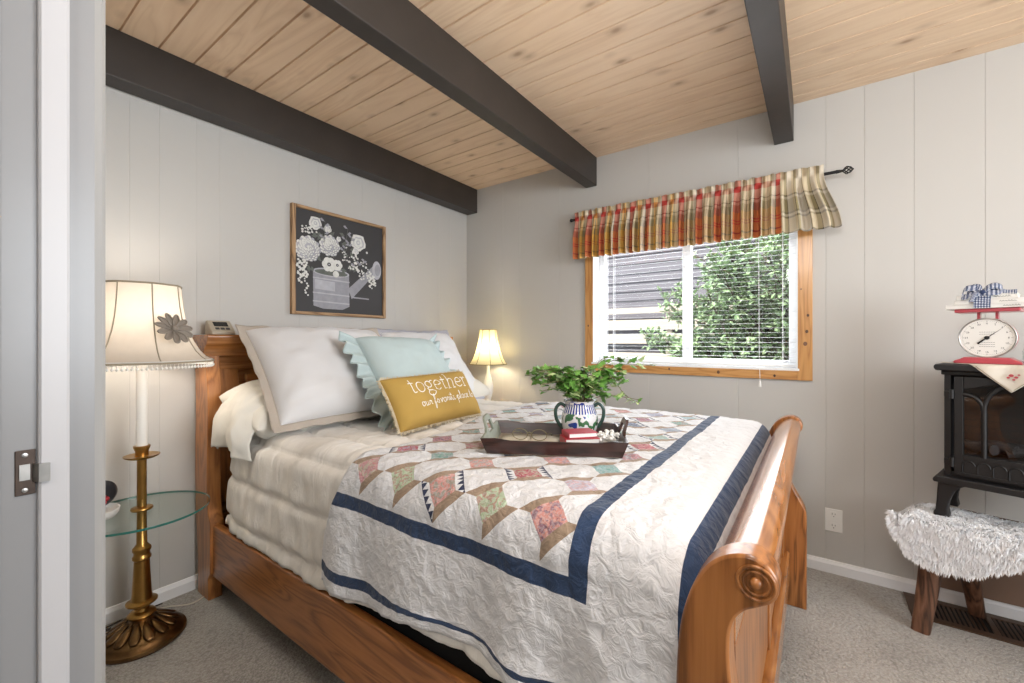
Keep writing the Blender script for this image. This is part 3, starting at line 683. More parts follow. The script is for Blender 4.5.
for k in range(26): disc(fl, .09 + rp.uniform(0, .14), .18 + rp.uniform(0, .06), rp.uniform(.006, .011), 0, 7)
for cx, y0, y1 in [(.06, .50, .72), (.12, .50, .84), (.10, .5, .66), (.80, .52, .70), (.84, .56, .66)]:
    for k in range(16): disc(fl, cx + .016 * math.sin(k * 1.3) + .02 * k / 16, lerp(y0, y1, k / 16), rp.uniform(.008, .014), 0, 7)
for x0, y0, x1, y1 in [(.5, .4, .55, .12), (.52, .35, .60, .2), (.3, .3, .31, .1), (.6, .5, .75, .42)]:
    flat(fl, [(x0, y0), (x0 + .006, y0), (x1 + .004, y1), (x1, y1)], 3)
    for q in range(5):
        t = (q + 1) / 5; cx, cy = lerp(x0, x1, t), lerp(y0, y1, t); sgn = 1 if q % 2 else -1
        flat(fl, [(cx, cy), (cx + sgn * .03, cy - .03), (cx + sgn * .05, cy - .02), (cx + sgn * .03, cy)], 1)
build('flower_print', fl, pm, pic, fix=False)

# ------------------------------------------------------------------ bed
bed = empty('sleigh_bed', (1.24, -1.18, 0), 'honey oak sleigh bed with scrolled headboard and footboard', 'bed')
YN, YF = -1.97, -0.395
hp = [(.195, 0), (.190, .10), (.215, .13), (.215, .36), (.188, .42), (.178, .55), (.182, .72), (.190, .85), (.186, .98), (.165, 1.08), (.160, 1.15),
      (.05, 1.15), (.034, 1.05), (.040, .9), (.034, .7), (.034, .5), (.05, .3), (.065, .2), (.065, 0)]
def smooth_outline(pts, n=5):
    return [(p.x, p.y) for p in catmull([(a, b, 0) for a, b in pts], n)]
up = smooth_outline(hp[3:11], 6) ; dn = smooth_outline(hp[11:18], 6)
hpost = hp[:3] + up + dn + [hp[18]]
hb = MB().prism(hpost, 'y', YN, YN + .058); build('headboard_post', hb, M_oakh, bed, bevel=0.004, smooth=35)
hb = MB().prism(hpost, 'y', YF - .058, YF); build('headboard_post', hb, M_oakh, bed, bevel=0.004, smooth=35)
pan = [(x - .075, z) for x, z in up] + [(x + .03, z) for x, z in dn]
pan = [(x, z) for x, z in pan if z > .14]
hpn = build('headboard_panel', MB().prism(pan, 'y', YN + .055, YF - .055), M_oaky, bed, smooth=35)
def panel_strip(y0, y1, z0, z1, off):
    mb = MB()
    def X(z):
        best = None
        for (xa, za), (xb, zb) in zip(up[:-1], up[1:]):
            if min(za, zb) <= z <= max(za, zb): return lerp(xa, xb, (z - za) / (zb - za + 1e-9))
        return .16
    n = max(2, int((z1 - z0) / .03)); vs = []; fs = []
    for k in range(n + 1):
        z = lerp(z0, z1, k / n); x = X(z)
        vs += [(x - .085, y0, z), (x + off, y0, z), (x + off, y1, z), (x - .085, y1, z)]
    for k in range(n):
        for a in range(4): fs.append((k * 4 + a, k * 4 + (a + 1) % 4, k * 4 + 4 + (a + 1) % 4, k * 4 + 4 + a))
    fs += [(0, 3, 2, 1), (n * 4, n * 4 + 1, n * 4 + 2, n * 4 + 3)]
    mb.add(vs, fs); return mb
for y0, y1, z0, z1 in [(YN + .058, YF - .058, 1.06, 1.15), (YN + .058, YN + .15, .42, 1.06), (YF - .15, YF - .058, .42, 1.06), (-1.225, -1.135, .42, 1.06)]:
    build('panel_rail', panel_strip(y0, y1, z0, z1, -.045), M_oakh if y1 - y0 < .3 else M_oaky, hpn, bevel=0.003, smooth=30)
for y0, y1 in [(YN + .185, -1.26), (-1.10, YF - .185)]:
    build('raised_panel', panel_strip(y0, y1, .45, 1.03, -0.052), M_oaky, hpn, bevel=0.006, smooth=30)
cr = [(.030, 1.125), (.165, 1.125), (.172, 1.14), (.176, 1.152), (.188, 1.165), (.205, 1.178), (.216, 1.19), (.220, 1.20), (.224, 1.215), (.220, 1.225), (.030, 1.225)]
build('crown_rail', MB().prism(cr, 'y', YN - .012, YF + .012), M_oaky, bed, bevel=0.002, smooth=30)
# footboard
fp = [(2.325, 0), (2.32, .14), (2.295, .26), (2.276, .42), (2.262, .52), (2.262, .62), (2.268, .70), (2.281, .757), (2.297, .797), (2.318, .828), (2.346, .848), (2.375, .8555), (2.398, .847), (2.412, .829), (2.415, .808), (2.406, .789), (2.388, .776), (2.368, .763), (2.353, .742), (2.346, .71), (2.347, .65), (2.358, .59), (2.382, .53), (2.410, .475), (2.426, .44), (2.430, .40), (2.430, 0)]
fpo = fp[:1] + smooth_outline(fp[1:26], 5) + fp[26:]
for y0, y1 in ((YN, YN + .058), (YF - .058, YF)):
    po = build('footboard_post', MB().prism(fpo, 'y', y0, y1), M_oakz, bed, bevel=0.005, smooth=35)
    ys = y0 if y0 == YN else y1; s = -1 if y0 == YN else 1
    mb = MB()
    for rr, rt, dd in ((.026, .0030, .001), (.018, .0022, .0015), ):
        mb.tube([(2.384 + rr * math.cos(a), ys + s * dd, .815 + rr * math.sin(a)) for a in [2 * PI * k / 28 for k in range(28)]], rt, 8, closed=True)
    mb.ball((2.384, ys, .815), .010, 14)
    build('scroll_rosette', mb, M_oakz, po, smooth=60)
roll = [(2.300, .72), (2.302, .757), (2.314, .795), (2.330, .820), (2.350, .838), (2.376, .8475), (2.397, .840), (2.407, .825), (2.408, .808), (2.399, .793), (2.38, .78), (2.362, .766), (2.348, .745), (2.341, .72)]
build('top_roll', MB().prism(smooth_outline(roll, 5), 'y', YN + .055, YF - .055), M_oaky, bed, smooth=40)
fpan = [(2.300, .12), (2.296, .62), (2.300, .725), (2.336, .725), (2.334, .62), (2.334, .12)]
fpb = build('footboard_panel', MB().prism(fpan, 'y', YN + .055, YF - .055), M_oakz, bed, smooth=35)
build('panel_rail', MB().prism([(2.334, .125), (2.362, .125), (2.368, .133), (2.368, .235), (2.360, .245), (2.334, .245)], 'y', YN + .058, YF - .058), M_oaky, fpb, bevel=0.003)
build('panel_rail', MB().box(2.334, 2.347, YN + .058, YF - .058, .665, .725), M_oaky, fpb, bevel=0.003)
for ya, yb in ((YN + .058, YN + .135), (YF - .135, YF - .058), (-1.2225, -1.1425)):
    build('panel_stile', MB().box(2.334, 2.347, ya, yb, .245, .665), M_oakz, fpb, bevel=0.003)
for ya, yb in ((YN + .150, -1.2375), (-1.1275, YF - .150)):
    build('raised_panel', MB().box(2.334, 2.343, ya, yb, .265, .645), M_oakz, fpb, bevel=0.006)
for y0, y1 in ((YN + .012, YN + .045), (YF - .045, YF - .012)):
    s = MB().box(.20, 2.30, y0, y1, .112, .350); build('side_rail', s, M_oakx, bed, bevel=0.006)
build('slat_deck', MB().box(.2, 2.31, YN + .045, YF - .045, .16, .19), M_oaky, bed)
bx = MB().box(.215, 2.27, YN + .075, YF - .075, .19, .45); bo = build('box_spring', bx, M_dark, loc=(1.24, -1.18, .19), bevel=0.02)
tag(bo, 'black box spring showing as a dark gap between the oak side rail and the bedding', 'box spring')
mt = MB().box(.215, 2.25, YN + .085, YF - .085, .45, .745); mo = build('mattress', mt, M_creamlinen, loc=(1.24, -1.18, .45), bevel=0.05, smooth=60)
tag(mo, 'mattress lying on the black box spring under the cream comforter', 'mattress')

# bedding surface: s runs from the near hem up, across the top and down the far side
def section(yn, yf, zh, zt, r, zhf):
    """returns function s -> (y, z) and total length"""
    L1 = zt - r - zh; L2 = r * PI / 2; L3 = (yf - yn) - 2 * r; L4 = L2; L5 = zt - r - zhf
    tot = L1 + L2 + L3 + L4 + L5
    def f(s):
        if s < L1: return yn - 0.018 * (1 - s / L1), zh + s, -1.0, 0.0
        s -= L1
        if s < L2: a = s / r; return yn + r - r * math.cos(a), zt - r + r * math.sin(a), -math.cos(a), math.sin(a)
        s -= L2
        if s < L3: return yn + r + s, zt, 0.0, 1.0
        s -= L3
        if s < L4: a = s / r; return yf - r + r * math.sin(a), zt - r + r * math.cos(a), math.sin(a), math.cos(a)
        s -= L4
        return yf + 0.01 * s / L5, zt - r - s, 1.0, 0.0
    return f, tot
def topz(x): return 0.012 * sstep(.7, 1.6, x)
# comforter
cf, cT = section(-1.925, -0.43, 0.362, 0.79, 0.10, 0.50)
def comf_pt(a, b):
    x = lerp(0.30, 2.235, a); s = b * cT
    y, z, ny, nzv = cf(s)
    if s < .3: z += (1 - s / .3) * (lerp(-.012, .0, sstep(.3, 1.0, x)) + .050 * sstep(1.0, 1.7, x))
    st = (s - 0.05) / 0.175; dst = abs(st - round(st)); puff = 0.016 * (1 - math.exp(-(dst / .10) ** 2)) - 0.008
    xs = (x + .12) / 0.62; dxs = abs(xs - round(xs)); puff -= 0.006 * math.exp(-(dxs / .03) ** 2)
    side = 1 if s < 0.45 else 0
    wr = 0.011 * nz(x * 7, s * 3, 1.7) + 0.007 * nz(x * 17, s * 8, 4) * (1 + .4 * side) + 0.004 * nz(x * 40, s * 12, 9)
    d = puff + wr
    e = sstep(0.30, 0.40, x); 
    z2 = z + nzv * d + topz(x) * nzv - (1 - e) * 0.035 * nzv
    y2 = y + ny * d + (1 - e) * 0.02 * (-ny)
    if s < 0.04: z2 += 0.018 * nz(x * 3.2, 5.5) + 0.01 * math.sin(x * 5)
    return (x - 0.03 * (1 - e) * (1 if s < .4 else 0) * (1 - s / .4 if s < .4 else 0), y2, z2)
co = build('comforter', MB().grid(190, 190, comf_pt, lambda a, b: (lerp(.3, 2.235, a), b * cT)), M_comf, loc=(1.24, -1.18, .36), smooth=180, solid=0.008, fix=False)
tag(co, 'cream quilted comforter spread over the mattress and hanging down the near side', 'comforter')
# quilt
qf, qT = section(-1.950, -0.405, 0.398, 0.812, 0.095, 0.48)
def quilt_pt(a, b):
    s = b * qT
    x0 = lerp(1.115, 1.235, sstep(0.05, .45, s)) - 0.17 * sstep(.7, 1.5, s)
    t = lerp(x0, 2.40, a)
    y, z, ny, nzv = qf(s)
    X0, R = 2.215, 0.085
    if t < X0: x, drop, fx_, fz = t, 0.0, 0.0, 1.0
    elif t < X0 + R * PI / 2:
        an = (t - X0) / R; x = X0 + R * math.sin(an); drop = R - R * math.cos(an); fx_, fz = math.sin(an), math.cos(an)
    else: x = X0 + R; drop = R + (t - X0 - R * PI / 2); fx_, fz = 1.0, 0.0
    zh = 0.398
    if s < 0.32: x = min(x, 2.262 + (x - 2.262) * sstep(.12, .32, s)) if x > 2.262 else x
    z = zh + (z - zh) * (1 - drop / (0.812 - zh))
    wr = 0.006 * nz(x * 8, s * 6, 2.2) + 0.0045 * nz(x * 20, s * 18, 7.7) + 0.0025 * nz(x * 46, s * 46, 3)
    side = 1 - sstep(.3, .45, s)
    fold = 0.016 * side * math.sin(t * 21 + 1.3 * math.sin(t * 6)) * (1 - sstep(0, .36, s)) + 0.010 * side * nz(t * 5, s * 2, 8)
    d = wr + fold
    z2 = z + (nzv * d + topz(x) * nzv) * fz
    hem = (1 - sstep(0, .10, s))
    z2 += hem * ((0.02 * nz(t * 4.2, 1.2) + 0.012 * math.sin(t * 8.5)) * sstep(1.1, 1.45, t) + 0.030 * sstep(1.3, 1.8, t) + .018 * sstep(1.1, 1.5, t))
    return (x + fx_ * wr * .6, y + ny * d - 0.0, z2)
def quilt_uv(a, b):
    s = b * qT; x0 = lerp(1.115, 1.235, sstep(0.05, .45, s)) - 0.17 * sstep(.7, 1.5, s)
    return (lerp(x0, 2.40, a), s)
qo = build('patchwork_quilt', MB().grid(210, 260, quilt_pt, quilt_uv), M_quilt, loc=(1.7, -1.18, .40), smooth=180, solid=0.008, fix=False)
tag(qo, 'white patchwork quilt with spool blocks and navy bands over the foot of the bed', 'quilt')

# ------------------------------------------------------------------ pillows
def frame_of(c, u, v):
    u = Vector(u).normalized(); v = Vector(v); v = (v - u * v.dot(u)).normalized(); return Vector(c), u, v, u.cross(v)
def pillow_fn(c, u, v, W, Hh, T, pinch=0.07, seed=0.0, lump=0.012, p=0.42):
    c, u, v, n = frame_of(c, u, v)
    def f(a, b, side, off=0.0):
        a = max(-1, min(1, a)); b = max(-1, min(1, b))
        X = a * W / 2 * (1 - pinch * (1 - b * b)); Y = b * Hh / 2 * (1 - pinch * (1 - a * a))
        h = T / 2 * (max(0, (1 - a ** 4)) * max(0, (1 - b ** 4))) ** p
        edge = (1 - a * a) * (1 - b * b)
        h += lump * nz(a * 2.2 + seed, b * 2.2, seed * 3 + side) * edge ** .4 + lump * .4 * nz(a * 6 + seed, b * 6, seed) * edge ** .3
        rid = abs(nz(a * 3.2 + seed * 2, b * 3.2 - seed, 4.4)); h -= lump * .55 * (1 - min(1, rid * 5)) * edge ** .35
        return c + u * X + v * Y + n * (side * (h + off))
    return f
def pillow_mb(f, n=36, mb=None):
    mb = mb or MB()
    w_ = lambda t: math.sin((t - .5) * PI)
    mb.grid(n, n, lambda a, b: f(w_(a), w_(b), 1)); mb.grid(n, n, lambda a, b: f(w_(1 - a), w_(b), -1))
    return mb
def flange_mb(f, c, u, v, width, wav=0.004, seed=0):
    c, u, v, n = frame_of(c, u, v); mb = MB(); per = 160
    def edge(t):
        k = (t % 1.0) * 4; s = int(k) % 4; q = (k - int(k)) * 2 - 1
        return [(q, -1), (1, q), (-q, 1), (-1, -q)][s]
    def P(t, w):
        a, b = edge(t); e = f(a, b, 1)
        m = max(abs(a), abs(b)); d = (u * (a if abs(a) > .999 else a * abs(a) ** 6) + v * (b if abs(b) > .999 else b * abs(b) ** 6))
        return e + d * width * w + n * (wav * w * math.sin(t * 150 + seed) + wav * 2 * w * nz(t * 14, seed))
    mb.grid(per, 4, lambda a, b: P(a, b), None, wrapu=True); return mb
def make_pillow(name, c, u, v, W, Hh, T, mat, label, cat='pillow', seed=0.0, base=None, **k):
    f = pillow_fn(c, u, v, W, Hh, T, seed=seed, **k)
    root = empty(name, (c[0], c[1], base or c[2] - Hh * .3), label, cat)
    build('cushion', pillow_mb(f), mat, root, smooth=180)
    return root, f
# cream sleeping pillow lying at the near head corner
c, u, v = (0.42, -1.57, 0.885), (0.0, 1, 0), (-1, 0.0, 0.28)
r1, f1 = make_pillow('sleeping_pillow', c, u, v, 0.74, 0.40, 0.24, M_creamlinen, 'cream sleeping pillow lying flat at the near head corner against the headboard', seed=2.3, lump=.02, base=.80, pinch=0.0, p=.5)
dpath = catmull([(-1.70, 1.005, 0), (-1.84, .995, 0), (-1.935, .955, 0), (-1.985, .89, 0), (-2.002, .82, 0), (-1.996, .745, 0)], 6)
def drape(a, b):
    q = dpath[min(int(round(b * (len(dpath) - 1))), len(dpath) - 1)]
    x = lerp(0.235, 0.575, a) + .02 * b * nz(a * 6, b * 3); fo = b * b * (.007 * math.sin(a * 13 + 2 * nz(b * 3, 2)) + .022 * nz(a * 4, b * 3, 5)) + .008 * nz(a * 9 + b * 3, b * 7, 2)
    crown = -.10 * (2 * a - 1) ** 2 * (1 - .55 * b)
    return (x, q.x + fo * .8 + .05 * (2 * a - 1) ** 4, q.y + crown + .012 * b * nz(a * 4, 9) + .008 * nz(a * 14, b * 9))
build('pillowcase_end', MB().grid(60, 30, drape), M_creamlinen, r1, smooth=180, solid=0.003)
# far counterpart
r1b, f1b = make_pillow('sleeping_pillow', (0.44, -0.80, 0.895), (0, 1, 0), (-1, 0, .28), 0.70, 0.42, 0.20, M_creamlinen, 'cream sleeping pillow hidden behind the far white sham', seed=4.1, base=.80)
# white shams
c, u, v = (0.50, -1.525, 1.045), (0.06, 1, 0.0), (-0.42, 0.05, 0.44)
r2, f2 = make_pillow('pillow_sham', c, u, v, 0.68, 0.55, 0.24, M_whitelinen, 'large white pillow sham with taupe flange, leaning on the near half of the headboard', seed=1.1, pinch=.045, lump=.022, p=.5)
build('flange', flange_mb(f2, c, u, v, 0.036, .005, 1), M_taupe, r2, smooth=180, solid=0.004)
c, u, v = (0.47, -0.83, 1.035), (-0.03, 1, 0.0), (-0.36, 0.03, 0.48)
r3, f3 = make_pillow('pillow_sham', c, u, v, 0.58, 0.52, 0.18, M_whitelinen, 'white pillow sham leaning on the far half of the headboard, behind the aqua pillow', seed=5.7, pinch=.045, lump=.02, p=.5)
build('flange', flange_mb(f3, c, u, v, 0.032, .005, 2), M_lilac, r3, smooth=180, solid=0.004)
# aqua pillow
c, u, v = (0.745, -1.235, 1.015), (-0.10, 1, -0.03), (-0.30, 0.03, 0.40)
r4, f4 = make_pillow('ruffled_pillow', c, u, v, 0.53, 0.46, 0.19, M_aqua, 'aqua square pillow with ruffled edges behind the mustard lumbar pillow', seed=3.3, pinch=.03)
cc, uu, vv, nn = frame_of(c, u, v)
for sgn, mt_ in ((-1, M_aqua), (1, M_aqua)):
    def ruf(a, b):
        e = f4(sgn, a * 2 - 1, 1)
        return e + uu * sgn * (0.070 * b + .006 * b * math.sin(a * 40)) + nn * (.030 * b * (sgn > 0) + 0.017 * b ** .6 * math.sin(a * 52 + 2.2 * nz(a * 5, 1)) + .012 * b * nz(a * 7, 2) - .015 * b) + vv * ((a - .5) * .08 * b)
    build('ruffle', MB().grid(110, 8, ruf), mt_, r4, smooth=180, solid=0.003)
def ruf2(a, b):
    e = f4(a * 2 - 1, -1, 1)
    return e - vv * (0.05 * b) + nn * (0.013 * b * math.sin(a * 56) - .035 * b) + uu * (a - .5) * .06 * b
build('ruffle', MB().grid(90, 6, ruf2), M_sage, r4, smooth=180, solid=0.003)
# mustard pillow with lettering
c, u, v = (1.005, -1.335, 0.925), (-0.015, 1, 0.012), (-0.12, -0.06, 0.19)
r5, f5 = make_pillow('lumbar_pillow', c, u, v, 0.52, 0.245, 0.13, M_mustard, 'mustard lumbar pillow lettered together, in front of the aqua pillow', seed=8.2, pinch=.04, lump=.006)
cc, uu, vv, nn = frame_of(c, u, v)
fr = MB(); rf = random.Random(4)
for k in range(420):
    t = k / 420 * 4; sd = int(t); q = (t - sd) * 2 - 1
    a, b = [(q, -1), (1, q), (-q, 1), (-1, -q)][sd]
    e = f5(a, b, 1); d = (uu * a if abs(a) == 1 else vv * b) + (uu * q * .25 if abs(b) == 1 else vv * q * .25)
    d = d.normalized() + nn * rf.uniform(-.5, .5)
    fr.tube([e - d * .004, e + d * .008, e + d * .014 + nn * rf.uniform(-.004, .004)], [.0022, .0025, .0012], 4)
build('fringe', fr, M_fringe, r5)
def stroke(mb, pts, wd, org, sx, sy, slant=0.0, sm=5):
    P3 = catmull([(p[0], p[1], 0) for p in pts], sm) if len(pts) > 2 else [Vector((lerp(pts[0][0], pts[1][0], k / 8), lerp(pts[0][1], pts[1][1], k / 8), 0)) for k in range(9)]
    L = []
    for p in P3:
        a = org[0] + (p.x + slant * p.y) * sx; b = org[1] + p.y * sy
        L.append((a, b))
    vs = []
    for i, (a, b) in enumerate(L):
        i0, i1 = max(i - 1, 0), min(i + 1, len(L) - 1)
        dx, dy = (L[i1][0] - L[i0][0]) * .26, (L[i1][1] - L[i0][1]) * .1225
        l = math.hypot(dx, dy) or 1; px, py = -dy / l * wd / .26, dx / l * wd / .1225
        vs += [f5(a + px, b + py, 1, .0012), f5(a - px, b - py, 1, .0012)]
    mb.add(vs, [(2 * i, 2 * i + 1, 2 * i + 3, 2 * i + 2) for i in range(len(L) - 1)])
def arc(cx, cy, rx, ry, a0, a1, n=12):
    return [(cx + rx * math.cos(math.radians(lerp(a0, a1, k / n))), cy + ry * math.sin(math.radians(lerp(a0, a1, k / n)))) for k in range(n + 1)]
GL = {   # serif letters: (advance, strokes)
 't': (.62, [[(.28, 1.35), (.28, .25), (.36, .03), (.55, .08)], [(.05, .97), (.52, .97)]]),
 'o': (.92, [arc(.42, .5, .36, .5, 0, 360, 20)]),
 'g': (.88, [arc(.36, .66, .27, .33, 0, 360, 16), [(.58, .90), (.72, 1.02), (.84, .98)], [(.2, .36), (.12, .2), (.3, .08), (.6, .04), (.78, -.18), (.55, -.45), (.22, -.42), (.08, -.2), (.25, .06)]]),
 'e': (.82, [[(.08, .52), (.70, .56), (.62, .88), (.38, 1.0), (.14, .82), (.06, .5), (.14, .16), (.4, 0), (.70, .16)]]),
 'h': (.98, [[(.18, 1.6), (.18, 0)], [(.04, 0), (.34, 0)], [(.04, 1.56), (.18, 1.6)], [(.18, .7), (.36, .96), (.58, .96), (.70, .75), (.70, 0)], [(.56, 0), (.86, 0)]]),
 'r': (.62, [[(.18, 1.0), (.18, 0)], [(.04, 0), (.36, 0)], [(.04, .97), (.18, 1.0)], [(.18, .66), (.34, .94), (.54, .98), (.58, .86)]]),
}
lt = MB(); xx = 0.0
for ch in 'together':
    adv, sts = GL[ch]
    for s_ in sts: stroke(lt, s_, .0022, (-.70 + xx * .236, .14), .236, .42)
    xx += adv
SC = {   # joined handwriting
 'o': (.62, [arc(.25, .25, .2, .25, 80, 430, 14) + [(.6, .42)]]), 'u': (.66, [[(.05, .5), (.08, .1), (.25, 0), (.42, .2), (.45, .5), (.45, .1), (.62, .05)]]),
 'r': (.5, [[(.0, .05), (.15, .5), (.22, .42), (.36, .44), (.34, .1), (.5, .05)]]), 'f': (.5, [[(0, .1), (.3, .9), (.22, 1.15), (.12, .9), (.12, -.4), (.2, -.5), (.28, -.2), (.22, .1), (.5, .15)]]),
 'a': (.64, [arc(.25, .25, .2, .24, 40, 380, 12) + [(.46, .45), (.44, .08), (.64, .06)]]), 'v': (.56, [[(0, .48), (.12, .42), (.22, .02), (.4, .5), (.56, .42)]]),
 'i': (.32, [[(0, .05), (.14, .5), (.14, .08), (.32, .05)], [(.17, .74), (.18, .79)]]), 't': (.4, [[(0, .05), (.18, 1.0), (.17, .08), (.4, .05)], [(.0, .66), (.36, .7)]]),
 'e': (.46, [[(0, .08), (.24, .22), (.3, .42), (.18, .5), (.08, .25), (.2, 0), (.46, .1)]]), 'p': (.62, [[(0, .1), (.14, .5), (.12, -.5)], [(.13, .3), (.3, .5), (.46, .3), (.3, .02), (.14, .06)], [(.3, .02), (.62, .06)]]),
 'l': (.36, [[(0, .05), (.22, .8), (.18, 1.1), (.1, .8), (.12, .1), (.36, .05)]]), 'c': (.48, [[(.38, .4), (.24, .5), (.07, .25), (.2, 0), (.48, .1)]]),
 'b': (.56, [[(0, .05), (.2, .85), (.16, 1.1), (.08, .8), (.1, .05), (.3, .02), (.42, .25), (.3, .44), (.56, .4)]]), ' ': (.34, [])}
xx = 0.0
for ch in 'our favorite place to be':
    adv, sts = SC[ch]
    for s_ in sts: stroke(lt, s_, .0016, (-.58 + xx * .136, -.42 + .004 * xx), .136, .34, .15, 4)
    xx += adv
build('lettering', lt, M_letter, r5, fix=False)

# ------------------------------------------------------------------ alarm phone on the headboard
al = empty('alarm_clock', (0.115, -1.89, 1.225), 'small beige alarm clock with dark display on top of the headboard', 'clock')
mb = MB().prism([(0.075, 1.2255), (0.165, 1.2255), (0.165, 1.240), (0.100, 1.294), (0.085, 1.294)], 'y', -1.945, -1.845); build('case', mb, M_beigep, al, bevel=0.004)
dirv = Vector((0.065, 0, -0.054)).normalized(); nv = Vector((.054, 0, .065)).normalized()
p0 = Vector((0.1325, -1.895, 1.267)) + nv * .0003
build('display', MB().obox(p0 - dirv * .014, dirv * .016, Vector((0, .030, 0)), nv * .0012), M_lcd, al)
for k in range(3): build('button', MB().obox(p0 + dirv * .020 + Vector((0, (k - 1) * .022, 0)), dirv * .006, Vector((0, .008, 0)), nv * .0022), M_dgrey, al)

# ------------------------------------------------------------------ small lamp and its stand beyond the bed
ns = empty('nightstand', (0.36, -0.18, 0), 'small oak nightstand in the corner between the bed and the window wall', 'nightstand')
build('top', MB().box(.16, .58, -.36, -.02, .62, .645), M_oaky, ns, bevel=0.004)
build('carcass', MB().box(.18, .56, -.345, -.03, .12, .62), M_oakz, ns, bevel=0.003)
for x in (.19, .52):
    for y in (-.335, -.06): build('leg', MB().box(x, x + .03, y, y + .03, 0, .12), M_oakz, ns)
lx, ly = 0.405, -0.185
sl = empty('table_lamp', (lx, ly, .645), 'small table lamp with lit yellow bell shade beyond the far pillow, by the corner', 'lamp')
build('base', MB().lathe([(.062, .0005), (.062, .012), (.045, .02), (.022, .045), (.018, .08), (.036, .15), (.040, .20), (.026, .26), (.014, .30), (.012, .33), (.012, .372)], (lx, ly, .645), 28), M_candle, sl, smooth=50)
def shade(cx, cy, prof, n=48, panels=8, scal=0.0):
    mb = MB(); vs = []; fs = []
    for r, z in prof:
        for k in range(n):
            a = 2 * PI * k / n; q = abs(math.sin(panels * a / 2)); rr = r * (1 - scal * q)
            vs.append((cx + rr * math.cos(a), cy + rr * math.sin(a), z))
    for i in range(len(prof) - 1):
        for k in range(n): fs.append((i * n + k, i * n + (k + 1) % n, (i + 1) * n + (k + 1) % n, (i + 1) * n + k))
    mb.add(vs, fs); return mb
p2 = [(.146, 1.014), (.134, 1.03), (.118, 1.06), (.102, 1.10), (.087, 1.15), (.075, 1.20), (.067, 1.25), (.065, 1.279)]
s2 = build('lamp_shade', shade(lx, ly, p2, 48, 8, .03), M_shade2, sl, smooth=180, fix=False)
mb = MB()
for zr, r in ((1.0145, .146), (1.2785, .065)): mb.tube([(lx + r * math.cos(a), ly + r * math.sin(a), zr) for a in [2 * PI * k / 40 for k in range(40)]], .0028, 6, closed=True)
for k in range(8):
    a = 2 * PI * k / 8 + .02; mb.tube([(lx + (r + .0015) * math.cos(a), ly + (r + .0015) * math.sin(a), z) for r, z in p2], .002, 6)
build('shade_piping', mb, M_olive, s2)
build('bulb', MB().lathe([(.010, 0), (.012, .02), (.024, .05), (.026, .065), (.018, .085), (.003, .092)], (lx, ly, 1.02), 16), M_bulb, sl, smooth=180)
d = bpy.data.lights.new('table_lamp_light', 'POINT'); d.energy = 3.4; d.color = (1, .92, .78); d.shadow_soft_size = .028
o = bpy.data.objects.new('table_lamp_light', d); COL.objects.link(o); o.location = (lx, ly, 1.135)

# ------------------------------------------------------------------ floor lamp with glass shelf
fx_, fy_ = 0.262, -2.222
fl_ = empty('floor_lamp', (fx_, fy_, 0), 'brass floor lamp with ivory bell shade and round glass shelf left of the bed', 'lamp')
base = MB().lathe([(.138, .0005), (.145, .010), (.143, .020), (.132, .026), (.128, .034), (.120, .040), (.105, .048), (.080, .060), (.055, .075), (.038, .085), (.030, .092)], (fx_, fy_, 0), 48)
bo_ = build('base', base, M_bronze, fl_, smooth=40)
ac = MB()
for k in range(14):
    a0 = 2 * PI * k / 14
    def lf(u_, v_):
        r = lerp(.118, .045, u_); a = a0 + (v_ - .5) * .42 * math.sin(PI * (0.12 + .80 * u_)) ; zz = lerp(.0415, .082, ((.118 - r) / .073) ** 1.05) + .004 + .006 * math.sin(PI * v_) * math.sin(PI * u_)
        return (fx_ + r * math.cos(a), fy_ + r * math.sin(a), zz)
    ac.grid(8, 6, lf)
build('acanthus_leaf_relief', ac, M_bronze, bo_, smooth=180, solid=0.004)
build('pole', MB().lathe([(.030, .085), (.042, .098), (.046, .105), (.040, .113), (.026, .120), (.024, .13), (.036, .140), (.050, .150), (.050, .156), (.034, .163), (.032, .18), (.030, .21), (.026, .29), (.025, .32), (.030, .325), (.030, .335), (.026, .34), (.026, .352), (.030, .357), (.030, .368), (.024, .375), (.017, .385), (.0155, .50), (.0155, .72), (.018, .735), (.020, .755)], (fx_, fy_, 0), 32), M_brass, fl_, smooth=40)
build('shelf_collar', MB().lathe([(.018, .518), (.034, .520), (.036, .525), (.034, .530), (.018, .534)], (fx_, fy_, 0), 28), M_brass, fl_, smooth=40)
gt = build('glass_shelf', MB().lathe([(.018, .508), (.224, .508), (.224, .517), (.018, .517), (.018, .508)], (fx_, fy_, 0), 72, caps=False), M_tglass, fl_, smooth=30)
build('glass_edge', MB().lathe([(.2242, .5082), (.2252, .5125), (.2242, .5168)], (fx_, fy_, 0), 72, caps=False), M_edge, gt, smooth=180)
build('bobeche', MB().lathe([(.016, .725), (.046, .728), (.056, .734), (.058, .739), (.050, .738), (.022, .736), (.021, .755), (.027, .770), (.027, .777), (.018, .777)], (fx_, fy_, 0), 36), M_brass, fl_, smooth=40)
build('candle_sleeve', MB().lathe([(.0185, .777), (.0185, 1.12)], (fx_, fy_, 0), 24), M_candle, fl_, smooth=40)
p1 = [(.243, 1.113), (.217, 1.130), (.195, 1.155), (.173, 1.194), (.156, 1.238), (.144, 1.285), (.136, 1.335), (.131, 1.385), (.128, 1.420)]
s1 = build('lamp_shade', shade(fx_, fy_, p1, 64, 8, .035), M_shade, fl_, smooth=180, fix=False)
mb = MB()
for zr, r in ((1.4195, .1285), (1.1135, .2435)): mb.tube([(fx_ + r * math.cos(a) * (1 - .035 * abs(math.sin(4 * a))), fy_ + r * math.sin(a) * (1 - .035 * abs(math.sin(4 * a))), zr) for a in [2 * PI * k / 64 for k in range(64)]], .004, 6, closed=True)
